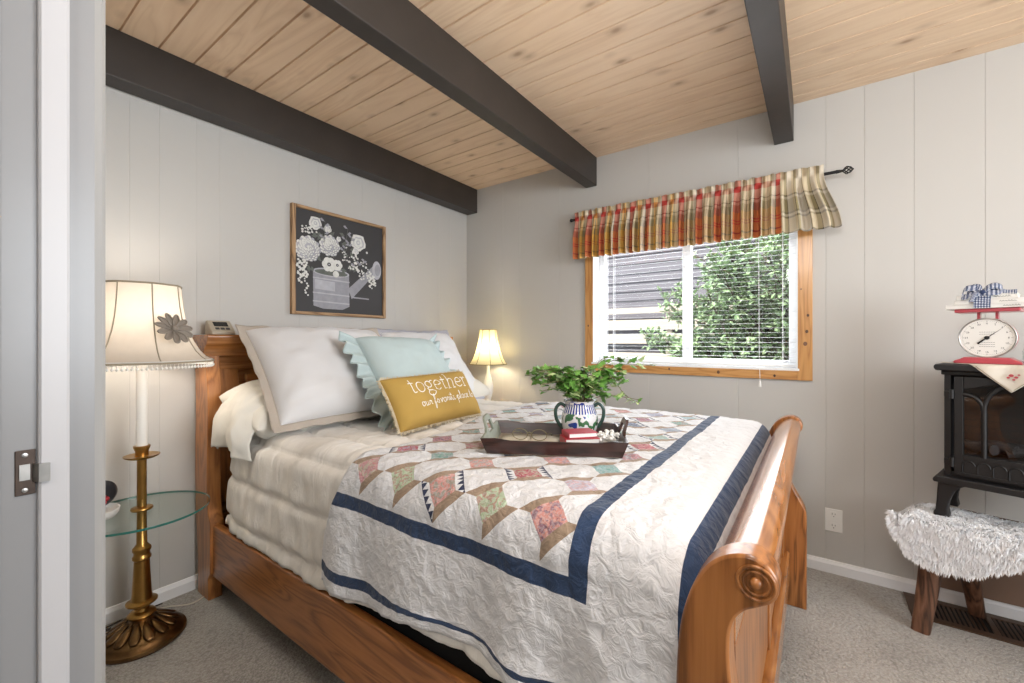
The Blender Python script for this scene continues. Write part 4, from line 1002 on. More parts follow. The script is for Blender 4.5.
for k in range(8):
    a = 2 * PI * k / 8; mb.tube([(fx_ + (r + .001) * math.cos(a), fy_ + (r + .001) * math.sin(a), z) for r, z in p1], .0022, 6)
build('shade_piping', mb, M_pipe, s1)
mb = MB()
for k in range(110):
    a = 2 * PI * k / 110; r = .2425 * (1 - .035 * abs(math.sin(4 * a)))
    mb.tube([(fx_ + r * math.cos(a), fy_ + r * math.sin(a), 1.111), (fx_ + r * math.cos(a), fy_ + r * math.sin(a), 1.099)], .001, 4)
    mb.ball((fx_ + r * math.cos(a), fy_ + r * math.sin(a), 1.0945), .0048, 8, 1.3)
o = build('bead_trim', mb, M_candle, s1, smooth=180)
build('trim_tape', shade(fx_, fy_, [(.2445, 1.110), (.2385, 1.120)], 64, 8, .035), M_candle, s1, smooth=180, solid=0.002, fix=False)
# ribbon flower on the shade, on the side towards the bed foot
ang = math.radians(17); r0 = .180
ctr = Vector((fx_ + r0 * math.cos(ang), fy_ + r0 * math.sin(ang), 1.240)); rad = Vector((math.cos(ang), math.sin(ang), .55)).normalized()
tu = Vector((-math.sin(ang), math.cos(ang), 0)); tv = rad.cross(tu); ctr += rad * .004
mb = MB()
for k in range(11):
    a = 2 * PI * k / 11; d1 = tu * math.cos(a) + tv * math.sin(a); d2 = -tu * math.sin(a) + tv * math.cos(a)
    loop = [ctr + d1 * .010, ctr + d1 * .034 + d2 * .010 + rad * .010, ctr + d1 * .058 + d2 * .007 + rad * .010, ctr + d1 * .064 + rad * .008, ctr + d1 * .058 - d2 * .007 + rad * .006, ctr + d1 * .034 - d2 * .010 + rad * .008]
    mb.tube(catmull(loop, 4, True), .0036, 6, closed=True)
    lp = catmull(loop, 4, True); lc = sum(lp, Vector()) / len(lp) - rad * .003; mb.add(lp + [lc], [(i, (i + 1) % len(lp), len(lp)) for i in range(len(lp))])
mb.ball(ctr + rad * .008, .013, 12)
build('ribbon_flower', mb, M_flowerpin, s1, smooth=180)
build('bulb', MB().lathe([(.012, 0), (.014, .02), (.028, .06), (.030, .078), (.020, .10), (.003, .108)], (fx_, fy_, 1.12), 16), M_bulb, fl_, smooth=180)
d = bpy.data.lights.new('floor_lamp_light', 'POINT'); d.energy = 3.1; d.color = (1, .94, .86); d.shadow_soft_size = .075
o = bpy.data.objects.new('floor_lamp_light', d); COL.objects.link(o); o.location = (fx_, fy_, 1.29)
# trinket on the glass shelf
tb = empty('trinket_dish', (0.20, -2.345, .5172), 'small white oval dish with dark rimmed lid and red flower on the glass shelf', 'dish')
tc = (0.235, -2.335, .5175)
def oval(prof, c, sx, sy, n=28):
    m = MB().lathe(prof, (0, 0, 0), n); m.v = [(c[0] + p[0] * sx, c[1] + p[1] * sy, c[2] + p[2]) for p in m.v]; return m
build('dish', oval([(.020, 0), (.045, .004), (.058, .02), (.062, .036), (.056, .036), (.050, .02), (.002, .012)], tc, 1.15, .85), M_candle, tb, smooth=50)
lid = MB().lathe([(.060, 0), (.060, .006), (.050, .016), (.030, .022), (.002, .024)], (0, 0, 0), 28)
R_ = Matrix.Rotation(math.radians(-62), 3, 'Y')
lid.v = [tuple(Vector((tc[0] - .055, tc[1], tc[2] + .040)) + R_ @ Vector((p[0] * 1.1 + .05, p[1] * .85, -p[2]))) for p in lid.v]
build('lid', lid, M_dgrey, tb, smooth=50)
fw = MB()
for k in range(6):
    a = k * 1.05; fw.ball((tc[0] - .016 + .004 * math.cos(a), tc[1] + .016 * math.cos(a), tc[2] + .066 + .016 * math.sin(a)), .010, 8)
build('flower', fw, M_redbook, tb, smooth=180)
# cords on the carpet
cd = [(.14, -2.25, .012), (.06, -2.19, .006), (.10, -2.10, .005), (.16, -2.02, .005), (.12, -1.93, .005), (.085, -1.86, .008), (.06, -1.80, .12), (.045, -1.78, .26)]
o = build('power_cord', MB().tube(catmull(cd, 8), .0032, 7), M_cordw, loc=(.12, -2.0, 0), smooth=180); tag(o, 'cream power cord lying along the baseboard between the floor lamp and the bed', 'cord')
cd = [(.40, -2.355, .030), (.36, -2.33, .055), (.28, -2.325, .062), (.20, -2.31, .050), (.13, -2.29, .020), (.08, -2.24, .006), (.06, -2.12, .005)]
o = build('power_cord', MB().tube(catmull([(.10, -2.42, .005), (.17, -2.40, .03), (.21, -2.345, .06), (.185, -2.30, .056), (.13, -2.32, .03), (.085, -2.33, .006), (.055, -2.25, .005), (.05, -2.1, .005)], 8), .003, 7), M_cordb, loc=(.12, -2.3, 0), smooth=180); tag(o, 'dark brown power cord looped over the bronze floor lamp base', 'cord')

# ------------------------------------------------------------------ tray and what is on it
TA = math.radians(28.3); TC = (1.717, -1.447, .832)
tray = empty('serving_tray', TC, 'dark brown wooden serving tray with cut out handles on the quilt', 'tray', rz=TA)
hw, hd, th = .215, .140, .008
build('tray_floor', MB().box(-hw, hw, -hd, hd, 0, .007), plain('tray_inside_wood', (0.30, 0.25, 0.19), .45), tray)
for s in (-1, 1):
    pts_o = [(-hw, 0), (hw, 0), (hw + .018, .052), (hw - .03, .054), (hw - .08, .047), (-hw + .08, .047), (-hw + .03, .054), (-hw - .018, .052)]
    mb = MB(); n = len(pts_o); vs = []
    for off in (0, th):
        for x, z in pts_o: vs.append((x, s * (hd + z * .30 - off * (1 if s > 0 else 1)), z) if s > 0 else (x, -(hd + z * .30 - off), z))
    mb.add(vs, [tuple(range(n)), tuple(range(2 * n - 1, n - 1, -1))] + [(i, (i + 1) % n, n + (i + 1) % n, n + i) for i in range(n)])
    build('long_side', mb, M_tray, tray, bevel=0.0015)
M_handle = plain('worn_grey_green_paint', (0.20, 0.215, 0.17), .5, var=.2, vs=30)
for s in (-1, 1):
    # end board with a raised, cut out hand hold
    outer = [(-hd - .012, .052), (-.075, .054), (-.055, .066), (-.045, .092), (-.030, .100), (.030, .100), (.045, .092), (.055, .066), (.075, .054), (hd + .012, .052)]
    mb = MB()
    def EP(y, z, off): return (s * (hw + z * .35 - off), y, z)
    def slab(poly):
        n = len(poly); vs = [EP(y, z, 0) for y, z in poly] + [EP(y, z, .009) for y, z in poly]
        mb.add(vs, [tuple(range(n)), tuple(range(2 * n - 1, n - 1, -1))] + [(i, (i + 1) % n, n + (i + 1) % n, n + i) for i in range(n)])
    slab([(-hd, 0), (hd, 0), (hd + .012, .044), (-hd - .012, .044)])
    slab([(-hd - .012, .044), (-.036, .044), (-.036, .060), (-.055, .066), (-.075, .054), (-hd - .012, .052)]); slab([(hd + .012, .044), (hd + .012, .052), (.075, .054), (.055, .066), (.036, .060), (.036, .044)])
    slab([(-.055, .066), (-.036, .060), (-.028, .082), (-.030, .100), (-.045, .092)]); slab([(.055, .066), (.045, .092), (.030, .100), (.028, .082), (.036, .060)])
    slab([(-.030, .100), (-.028, .082), (.028, .082), (.030, .100)])
    build('end_board', mb, M_tray if s > 0 else M_handle, tray, bevel=0.001)
def tl(x, y, z=0.0):
    return (TC[0] + x * math.cos(TA) - y * math.sin(TA), TC[1] + x * math.sin(TA) + y * math.cos(TA), TC[2] + z)
# vase with ivy
vc = tl(.090, .076, .0072)
pot = empty('potted_ivy', vc, 'green ivy in a blue, white and green two handled pottery vase on the tray', 'plant')
build('vase', MB().lathe([(.038, 0), (.043, .004), (.058, .025), (.066, .055), (.067, .075), (.062, .098), (.055, .115), (.051, .125), (.056, .138), (.058, .142), (.052, .142), (.046, .126), (.05, .112)], vc, 40), M_vase, pot, smooth=60, fix=True)
hdir = Vector((math.cos(math.radians(35)), math.sin(math.radians(35)), 0))
for s in (-1, 1):
    b0 = Vector(vc)
    build('handle', MB().tube(catmull([b0 + hdir * s * .050 + Vector((0, 0, .118)), b0 + hdir * s * .070 + Vector((0, 0, .128)), b0 + hdir * s * .087 + Vector((0, 0, .108)), b0 + hdir * s * .084 + Vector((0, 0, .072)), b0 + hdir * s * .066 + Vector((0, 0, .042))], 5), .0065, 8), M_handleg, pot, smooth=180)
build('soil', MB().lathe([(.049, .128), (.02, .132), (.001, .133)], vc, 20), M_soil, pot)
stems = MB(); lv = MB(); ri = random.Random(21)
R3 = Vector((math.cos(math.radians(35.6)), math.sin(math.radians(35.6)), 0)); F3 = Vector((-R3.y, R3.x, 0)); top = Vector(vc) + Vector((0, 0, .13))
def ivy(p, d, sz, mi):
    up_ = Vector((ri.uniform(-.6, .6), ri.uniform(-.6, .6), 1)).normalized(); d = d.normalized(); sd = d.cross(up_)
    if sd.length < .05: sd = d.orthogonal()
    sd.normalize(); nn_ = sd.cross(d)
    out = [(0, 0), (-.05, .30), (.12, .52), (.30, .34), (.52, .46), (.60, .22), (1.0, 0), (.60, -.22), (.52, -.46), (.30, -.34), (.12, -.52), (-.05, -.30)]
    vs = [p + d * (a * sz) + sd * (b * sz) + nn_ * (-.18 * abs(b) * sz) for a, b in out] + [p + d * sz * .35]
    lv.add(vs, [(i, (i + 1) % 12, 12) for i in range(12)], mi)
specs = []
for k in range(20): specs.append((ri.uniform(-.20, .05), ri.uniform(-.08, .08), ri.uniform(.045, .13)))
for k in range(11): specs.append((ri.uniform(.05, .16), ri.uniform(-.06, .06), ri.uniform(.04, .12)))
for k in range(8): specs.append((ri.uniform(-.06, .06), ri.uniform(-.06, .05), ri.uniform(.05, .10)))
specs += [(.16, .02, .16), (.24, .03, .155), (.28, .04, .135), (-.20, 0, .10), (-.17, -.05, .09), (.20, -.05, .02)]
for sx, sf, sz in specs:
    end = top + R3 * sx + F3 * sf + Vector((0, 0, sz)); st = top + R3 * sx * .08 + F3 * sf * .1
    mid = top + R3 * sx * .45 + F3 * sf * .5 + Vector((0, 0, sz * .85 + .015))
    pa = catmull([st, mid, end], 7); stems.tube(pa, .0012, 5)
    nl = 11 + int(abs(sx) * 42)
    for i in range(nl):
        q = lerp(.22, 1, i / (nl - 1)); pp = pa[min(int(q * (len(pa) - 1)), len(pa) - 1)]
        ivy(pp + Vector((ri.uniform(-.010, .010), ri.uniform(-.010, .010), ri.uniform(-.010, .010))), Vector((ri.uniform(-1, 1), ri.uniform(-1, 1), ri.uniform(-.5, .5))) + R3 * (1.2 * sx), ri.uniform(.021, .036), 1 if ri.random() < .28 else 0)
# one trailing strand
tr_ = catmull([top + R3 * .12 + Vector((0, 0, .10)), top + R3 * .15 + Vector((0, 0, .05)), top + R3 * .18 + Vector((0, 0, .02)), top + R3 * .215 + Vector((0, 0, .002))], 6); stems.tube(tr_, .001, 5)
for i, pp in enumerate(tr_[4:]): ivy(pp, Vector((ri.uniform(-1, 1), ri.uniform(-1, 1), ri.uniform(-1, .2))), .012, i % 2)
build('stems', stems, M_stem, pot); build('leaves', lv, [M_leaf, M_leaf2], pot, fix=False)
# red notebooks, papers, spectacles, crochet
def book(name, c, w_, d_, h_, rz, cov, label, cat='book', group=None, pages=M_paper):
    r = empty(name, c, label, cat, group, rz=rz)
    mb = MB().box(-w_ / 2, w_ / 2, -d_ / 2, d_ / 2, 0.0003, .0025).box(-w_ / 2, w_ / 2, -d_ / 2, d_ / 2, h_ - .0025, h_).box(-w_ / 2, -w_ / 2 + .003, -d_ / 2, d_ / 2, .0025, h_ - .0025)
    build('cover', mb, cov, r, bevel=0.0012)
    build('pages', MB().box(-w_ / 2 + .003, w_ / 2 - .003, -d_ / 2 + .003, d_ / 2 - .003, .0025, h_ - .0025), pages, r)
    return r
b1 = tl(.085, -.060, .0073)
book('notebook', (b1[0], b1[1], b1[2] + .0), .13, .085, .016, TA + math.radians(8), M_dgrey, 'dark notebook under the red books on the tray')
book('book', (b1[0], b1[1], b1[2] + .0162), .115, .080, .024, TA + math.radians(14), M_redbook, 'dark red book, lower of the two on the tray')
book('book', (b1[0] - .002, b1[1] + .004, b1[2] + .0404), .100, .072, .017, TA + math.radians(20), plain('bright_red_cover', (.42, .05, .075), .4), 'red book, topmost of the stack on the tray')
pp = tl(-.09, -.01, .0074)
r = empty('open_booklet', pp, 'cream open booklet lying in the left half of the tray', 'booklet', rz=TA)
build('page', MB().grid(10, 3, lambda a, b: (lerp(-.105, 0, a), lerp(-.085, .085, b), .001 + .007 * math.sin(PI * a) ** .7)), plain('cream_page', (.62, .55, .43), .7, var=.1, vs=40), r, solid=.0008, smooth=180)
build('page', MB().grid(10, 3, lambda a, b: (lerp(0, .105, a), lerp(-.085, .085, b), .001 + .007 * math.sin(PI * a) ** .7)), plain('cream_page', (.64, .57, .46), .7, var=.1, vs=40), r, solid=.0008, smooth=180)
gp = tl(-.085, -.02, .018)
gl_ = empty('eyeglasses', gp, 'thin wire eyeglasses resting on the booklet in the tray', 'glasses', rz=TA + math.radians(-8))
for s in (-1, 1):
    mb = MB().tube([(s * .034 + .027 * math.cos(a), .0, .021 + .019 * math.sin(a)) for a in [2 * PI * k / 24 for k in range(24)]], .0013, 6, closed=True)
    build('rim', mb, M_stem, gl_, smooth=180)
    build('lens', MB().grid(12, 4, lambda a, b: (s * .034 + .026 * b * math.cos(2 * PI * a), 0.0005, .021 + .018 * b * math.sin(2 * PI * a))), M_glass, gl_, fix=False)
    build('temple', MB().tube(catmull([(s * .061, 0, .026), (s * .063, .05, .018), (s * .060, .105, .004), (s * .056, .120, -.006)], 5), .0013, 6), M_stem, gl_, smooth=180)
build('bridge', MB().tube(catmull([(-.008, 0, .024), (0, 0, .029), (.008, 0, .024)], 5), .0013, 6), M_stem, gl_, smooth=180)
cp = tl(.175, -.04, .0075)
cro = MB(); rc = random.Random(2)
for k in range(120): cro.ball((cp[0] + rc.uniform(-.030, .030), cp[1] + rc.uniform(-.045, .05), cp[2] + .010 + rc.uniform(0, .038)), rc.uniform(.004, .008), 6, .8)
o = build('crocheted_doily', cro, M_paper, loc=cp, smooth=180); tag(o, 'crumpled white crocheted doily in the right end of the tray', 'doily')

# ------------------------------------------------------------------ outlet and floor register
ou = empty('wall_outlet', (2.538, 0, .27), 'white double power outlet on the wall right of the bed', 'outlet')
build('cover_plate', MB().box(2.502, 2.574, -.006, -.0003, .214, .330), M_plate, ou, bevel=0.002)
for z in (.243, .301):
    so = build('socket', MB().prism([(2.538 + .0165 * max(-.82, min(.82, math.cos(a))) * 1.1, z + .0165 * math.sin(a) * 1.05) for a in [2 * PI * k / 20 for k in range(20)]], 'y', -.0085, -.0055), M_plate, ou)
    build('slot', MB().box(2.531, 2.533, -.0088, -.008, z + .0, z + .009).box(2.543, 2.545, -.0088, -.008, z + .001, z + .008).box(2.536, 2.540, -.0088, -.008, z - .010, z - .006), M_dgrey, so)
vt = empty('floor_register', (3.0, -.13, 0), 'brown metal floor register with louvers in the carpet under the bench', 'vent')
mb = MB(); vx0, vx1, vy0, vy1 = 2.80, 3.32, -.235, -.022
mb.box(vx0, vx1, vy0, vy0 + .035, .0005, .006); mb.box(vx0, vx1, vy1 - .035, vy1, .0005, .006); mb.box(vx0, vx0 + .06, vy0 + .035, vy1 - .035, .0005, .006); mb.box(vx1 - .06, vx1, vy0 + .035, vy1 - .035, .0005, .006); mb.box(3.055, 3.075, vy0 + .035, vy1 - .035, .0005, .006)
build('frame', mb, M_vent, vt, bevel=0.001)
build('duct_opening', MB().box(vx0 + .06, vx1 - .06, vy0 + .035, vy1 - .035, .0004, .0012), M_dark, vt)
mb = MB(); x = vx0 + .066
while x < vx1 - .066:
    if not 3.048 < x < 3.076: mb.obox((x, (vy0 + vy1) / 2, .0035), (.0035, 0, .0018), (0, (vy1 - vy0) / 2 - .035, 0), (-.0004, 0, .0008))
    x += .0155
build('louvers', mb, M_vent, vt)

# ------------------------------------------------------------------ bench, sheepskin, stove (all turned a little from the wall)
SA = math.radians(-18.3); SO = (2.872, -.335)
def sw(x, y, z=0.0): return (SO[0] + x * math.cos(SA) - y * math.sin(SA), SO[1] + x * math.sin(SA) + y * math.cos(SA), z)
BZ = .475
bench = empty('wooden_bench', (SO[0], SO[1], 0), 'rustic brown wooden bench with splayed legs under the white sheepskin', 'bench', rz=SA)
def slabtop(x0, x1, y0, y1, z0, z1):
    pts_ = []
    for k in range(40):
        a = 2 * PI * k / 40; e = .18
        cx_, sx_ = math.cos(a), math.sin(a)
        px_ = (x0 + x1) / 2 + (x1 - x0) / 2 * math.copysign(abs(cx_) ** .35, cx_); py_ = (y0 + y1) / 2 + (y1 - y0) / 2 * math.copysign(abs(sx_) ** .35, sx_)
        pts_.append((px_ + .006 * nz(k * .7, 2), py_ + .008 * nz(k * .9, 5)))
    return MB().prism(pts_, 'z', z0, z1)
build('seat', slabtop(-.10, .78, -.075, .225, BZ - .05, BZ), M_walnut, bench, bevel=0.006, smooth=40)
def w2l(x, y): dx, dy = x - SO[0], y - SO[1]; return (dx * math.cos(-SA) - dy * math.sin(-SA), dx * math.sin(-SA) + dy * math.cos(-SA))
def legmb(foot, topp, r0, r1):
    mb = MB(); f = Vector((*foot, 0.0005)); t_ = Vector((*topp, BZ - .045)); vs = []
    n = 14
    for k in range(7):
        q = k / 6; c_ = f.lerp(t_, q); r = lerp(r0, r1, q)
        for i in range(n):
            a = 2 * PI * i / n; vs.append((c_.x + r * math.copysign(abs(math.cos(a)) ** .6, math.cos(a)), c_.y + r * .8 * math.copysign(abs(math.sin(a)) ** .6, math.sin(a)), c_.z))
    fs = [(j * n + i, j * n + (i + 1) % n, (j + 1) * n + (i + 1) % n, (j + 1) * n + i) for j in range(6) for i in range(n)] + [tuple(range(n - 1, -1, -1)), tuple(range(6 * n, 7 * n))]
    return mb.add(vs, fs)
build('leg', legmb(w2l(2.815, -.335), w2l(2.872, -.295), .030, .041), M_walnut, bench, smooth=40)
build('leg', legmb(w2l(3.035, -.060), w2l(2.965, -.145), .027, .038), M_walnut, bench, smooth=40)
build('leg', legmb((.72, -.07), (.66, -.03), .030, .041), M_walnut, bench, smooth=40)
build('leg', legmb((.72, .20), (.66, .16), .030, .038), M_walnut, bench, smooth=40)
bp = build('brown_panel', MB().box(2.86, 3.9, -.016, -.0135 + .013, .064, .33), M_brownpanel, loc=(3.3, -.01, .064), bevel=0.002); tag(bp, 'plain brown panel on the wall behind the bench legs', 'panel')  # thin slab of one even brown against the wall
# sheepskin: hide plus wool strands
sk = empty('sheepskin', (SO[0], SO[1], BZ), 'fluffy white sheepskin draped over the bench under the black stove', 'sheepskin', rz=SA, zabs=True)
HD = [(-.135, .02), (-.11, .085), (-.086, .14), (-.04, .168), (0, .178), (.08, .165), (.17, .118), (.24, .07), (.35, .06), (.5, .08), (.7, .06)]
def hemd(x):
    for (xa, da), (xb, db) in zip(HD[:-1], HD[1:]):
        if x <= xb: return lerp(da, db, max(0, (x - xa) / (xb - xa)))
    return HD[-1][1]
def hide(a, b):
    # a along the bench, b from the back over the front edge
    x = lerp(-.128, .70, a); yb = lerp(.02, .15, sstep(0, .10, a)); yf = -.080; R = .03
    L = b * ((yb - yf) + .047 + max(0, hemd(x) - .036))
    if L < yb - yf: y = yb - L; z = BZ + .006
    else:
        e = L - (yb - yf)
        if e < R * PI / 2: an = e / R; y = yf - R * math.sin(an); z = BZ + .006 - R + R * math.cos(an)
        else: y = yf - R - .01 * (e - R * PI / 2); z = BZ + .006 - R - (e - R * PI / 2)
    z -= .035 * (1 - sstep(.0, .07, a)) * (1 if L < yb - yf else .2)
    return Vector((x, y, z + .006 * nz(a * 12, b * 8)))
build('hide', MB().grid(70, 40, hide), M_fur, sk, smooth=180, solid=.004, fix=False)
fur = MB(); rw = random.Random(9)
for k in range(30000):
    a, b = rw.random() ** 1.25, rw.random()
    p = hide(a, b); e = .004
    n_ = (hide(min(a + e, 1), b) - hide(a - e if a > e else 0, b)).cross(hide(a, min(b + e, 1)) - hide(a, b - e if b > e else 0))
    n_ = n_.normalized() * -1 if n_.length > 0 else Vector((0, 0, 1))
    if n_.z < -.2 or (n_.z < .3 and n_.y > 0): n_ = -n_
    cl = Vector((nz(a * 26, b * 16, 3), nz(a * 26, b * 16, 8), nz(a * 26, b * 16, 15))) * .9
    g = Vector((rw.uniform(-.3, .3), rw.uniform(-.3, .2) - .25, rw.uniform(-.3, .1) - .8 * (1 - n_.z))) + cl * .7
    if a < .03: g.x -= .8
    L = rw.uniform(.016, .030)
    d1 = (n_ * .7 + g * .6).normalized(); d2 = (n_ * .25 + g + Vector((0, -.25, -.35))).normalized()
    q0 = p; q1 = p + d1 * L * .5; q2 = q1 + d2 * L * .6
    sd = d2.cross(n_ + Vector((rw.uniform(-.5, .5), rw.uniform(-.5, .5), rw.uniform(-.5, .5))))
    sd = sd.normalized() * .0022 if sd.length > 1e-5 else Vector((.0022, 0, 0))
    fur.add([q0 - sd, q0 + sd, q1 + sd * .8, q1 - sd * .8, q2], [(0, 1, 2, 3), (3, 2, 4)])
o = build('wool', fur, M_fur, sk, fix=False); o['kind'] = 'stuff'

# stove
Z0 = BZ + .02
st = empty('stove_heater', (SO[0], SO[1], BZ), 'black cast iron style stove heater with arched glass door on the sheepskin', 'stove', rz=SA, zabs=True)
SW_, SD_ = .56, .235; bz0, bz1 = .655, 1.078
mb = MB().prism([(.006, .02), (SW_ - .006, .02), (SW_ - .006, SD_), (.006, SD_)], 'z', bz0, bz1)
# body as an open shell so the glass shows the firebox
mb = MB()
mb.box(.010, .030, .012, SD_, bz0, bz1); mb.box(SW_ - .030, SW_ - .010, .012, SD_, bz0, bz1); mb.box(.030, SW_ - .030, SD_ - .015, SD_, bz0, bz1); mb.box(.030, SW_ - .030, .012, SD_ - .015, bz0, bz0 + .02); mb.box(.030, SW_ - .030, .012, SD_ - .015, bz1 - .02, bz1)
body = build('body', mb, M_iron, st, bevel=0.002)
mb = MB()
for zc in (.78, .93): mb.box(.0085, .010, .04, SD_ - .03, zc - .05, zc + .05)
build('side_panel', mb, M_iron, body, bevel=0.001)
build('top_plate', MB().prism([(-.008, bz1), (-.014, bz1 + .008), (-.016, bz1 + .016), (-.012, bz1 + .024), (-.006, bz1 + .026), (SW_ + .006, bz1 + .026), (SW_ + .016, bz1 + .016), (SW_ + .008, bz1)], 'y', -.028, SD_ + .01), M_iron, st, bevel=0.004)
build('cornice', MB().box(.002, SW_ - .002, .002, SD_, bz1 - .018, bz1), M_iron, st, bevel=0.004)
build('base_plate', MB().prism([(-.014, .630), (-.018, .637), (-.016, .645), (-.006, .656), (SW_ + .006, .656), (SW_ + .018, .637), (SW_ + .014, .630)], 'y', -.030, SD_ + .01), M_iron, st, bevel=0.003)
for lx_, s in ((.004, 1), (SW_ - .004, -1)):
    for ly0, dep in ((-.012, .05), (SD_ - .055, .05)):
        prof = [(.0, .632), (.085, .632), (.062, .618), (.046, .598), (.036, .572), (.029, .545), (.027, .52), (.030, .504), (.032, Z0 - .006), (-.014, Z0 - .006), (-.014, .504), (-.008, .515), (-.005, .55), (-.003, .59)]
        build('leg', MB().prism([(lx_ + s * px_ - (s * .008), z_ - (z_ < .5) * 0.0) for px_, z_ in prof], 'y', ly0, ly0 + dep), M_iron, st, bevel=0.004, smooth=40)
# door with pointed arches
door = MB(); dx0, dx1, dz0, dz1 = .040, SW_ - .040, .668, 1.055
door.box(dx0, dx0 + .026, -.006, .014, dz0, dz1); door.box(dx1 - .026, dx1, -.006, .014, dz0, dz1); door.box(dx0 + .026, dx1 - .026, -.006, .014, dz0, dz0 + .075)
# arched head
hpts = [(dx0 + .026, dz1)] + [(lerp(dx0 + .026, dx1 - .026, k / 24), dz1 - .050 + .044 * math.sin(PI * k / 24)) for k in range(25)] + [(dx1 - .026, dz1)]
door.prism(hpts, 'y', -.006, .014)
dd = build('door', door, M_iron, st, bevel=0.003)
mb = MB().box(dx0 + .026, dx1 - .026, -.010, -.004, dz0 + .068, dz0 + .082)
mb.box(dx0 + .010, dx1 - .010, -.010, -.004, dz0 + .002, dz0 + .012)
k = 0
xw = (dx1 - dx0 - .04) / 11
for k in range(11):
    xa = dx0 + .02 + k * xw
    mb.tube([(xa + xw * .5 + xw * .42 * math.cos(a), -.006, dz0 + .042 + .018 * math.sin(a)) for a in [PI * i / 10 for i in range(11)]] , .0028, 6)
    mb.tube([(xa + xw * .08, -.006, dz0 + .012), (xa + xw * .08, -.006, dz0 + .042)], .0028, 6)
build('door_relief', mb, M_iron, dd, smooth=60)
zt = dz0 + .08
xm1, xm2 = dx0 + .080, dx1 - .080
for xm, sg in ((xm1, 1), (xm2, -1)):
    mb = MB()
    mb.tube([(xm, -.004, zt), (xm, -.004, .93)], .008, 8)
    mb.tube([(xm - sg * (.055 - .053 * math.sin(q)), -.004, .93 + .058 * math.cos(q)) for q in [PI / 2 * i / 10 for i in range(11)]], .007, 8)
    mb.tube([(xm + sg * .10 * (1 - math.cos(q)), -.004, .93 + .112 * math.sin(q)) for q in [PI / 2 * i / 10 for i in range(11)]], .007, 8)
    build('tracery', mb, M_iron, dd, smooth=60)
build('glass_pane', MB().box(dx0 + .02, dx1 - .02, .006, .009, dz0 + .07, dz1 - .004), M_glass, dd)
for z in (.715, .985): build('hinge', MB().tube([(.034, -.006, z - .018), (.034, -.006, z + .018)], .007, 10).box(.012, .040, -.004, .014, z - .010, z + .010), M_iron, dd, smooth=40)
t = NT('dark_firebrick'); bk = t.new('ShaderNodeTexBrick'); mp = t.new('ShaderNodeMapping'); t.l.new(t.co(), mp.inputs[0]); mp.inputs['Rotation'].default_value = (PI / 2, 0, 0); t.l.new(mp.outputs[0], bk.inputs['Vector']); bk.inputs['Scale'].default_value = 9
bk.inputs['Color1'].default_value = (.028, .015, .011, 1); bk.inputs['Color2'].default_value = (.02, .011, .009, 1); bk.inputs['Mortar'].default_value = (.012, .010, .009, 1); bk.inputs['Mortar Size'].default_value = .03
t.col(bk.outputs[0]); t.rough(.8)
build('brick_back', MB().box(.031, SW_ - .031, SD_ - .030, SD_ - .016, bz0 + .021, bz1 - .021), t.m, st)
lg = MB(); rl = random.Random(6)
for k in range(9):
    x_ = lerp(.07, SW_ - .07, k / 8); lg.tube(catmull([(x_ - .06, .10 + rl.uniform(-.03, .06), .745 + rl.uniform(0, .03)), (x_, .12 + rl.uniform(-.03, .03), .765 + rl.uniform(0, .02)), (x_ + .07, .11 + rl.uniform(-.04, .05), .745 + rl.uniform(0, .04))], 4), [.018 + .005 * rl.random() for _ in range(9)], 9)
lg.box(.031, SW_ - .031, .04, SD_ - .03, bz0 + .02, .735)
build('log_bed', lg, plain('charred_logs', (.028, .028, .031), .9, var=.8, vs=30, bs=60, bst=.9), st, smooth=50)

# towel over the stove top, corner hanging over the front
ZT = bz1 + .0265
tw = MB()
tc0 = (.190, -.02)      # local x of the hanging corner
def towel(a, b):
    # a, b in 0..1 are the two cloth axes; the corner (0,0) hangs down the front
    S = .30; p = a * S; q = b * S
    x = tc0[0] + (p - q) * .7071; d = (p + q) * .7071       # d: distance back from the corner
    hang = .100; d -= hang
    if d < 0: return (x, -.0315 - .003 - .004 * math.sin(x * 60), ZT + d * .98)
    return (x, -.0305 + d, ZT + .0022)
M_towel = plain('cream_embroidered_linen', (.70, .66, .58), .85, var=.06, vs=30, bs=200, bst=.2)
tw.grid(28, 28, towel)
cl = empty('embroidered_towel', (SO[0], SO[1], ZT), 'cream embroidered tea towel whose corner hangs over the stove front', 'towel', rz=SA, zabs=True)
build('cloth', tw, M_towel, cl, smooth=60, solid=.0012, fix=False)
em = MB()
for (ex, ez, er) in [(.190, -.034, .0065), (.202, -.040, .005), (.183, -.042, .0045), (.196, -.049, .004), (.208, -.031, .0035)]:
    em.prism([(ex + er * math.cos(a), ZT + ez + er * .8 * math.sin(a)) for a in [2 * PI * k / 10 for k in range(10)]], 'y', -.0402, -.0388)
build('red_embroidery', em, M_red, cl)
em = MB()
for s in (-1, 1):
    em.tube([(tc0[0] + s * .006, -.0385, ZT - .088), (tc0[0] + s * .088, -.0385, ZT - .004)], .0012, 5)
build('stitched_border', em, M_pipe, cl)

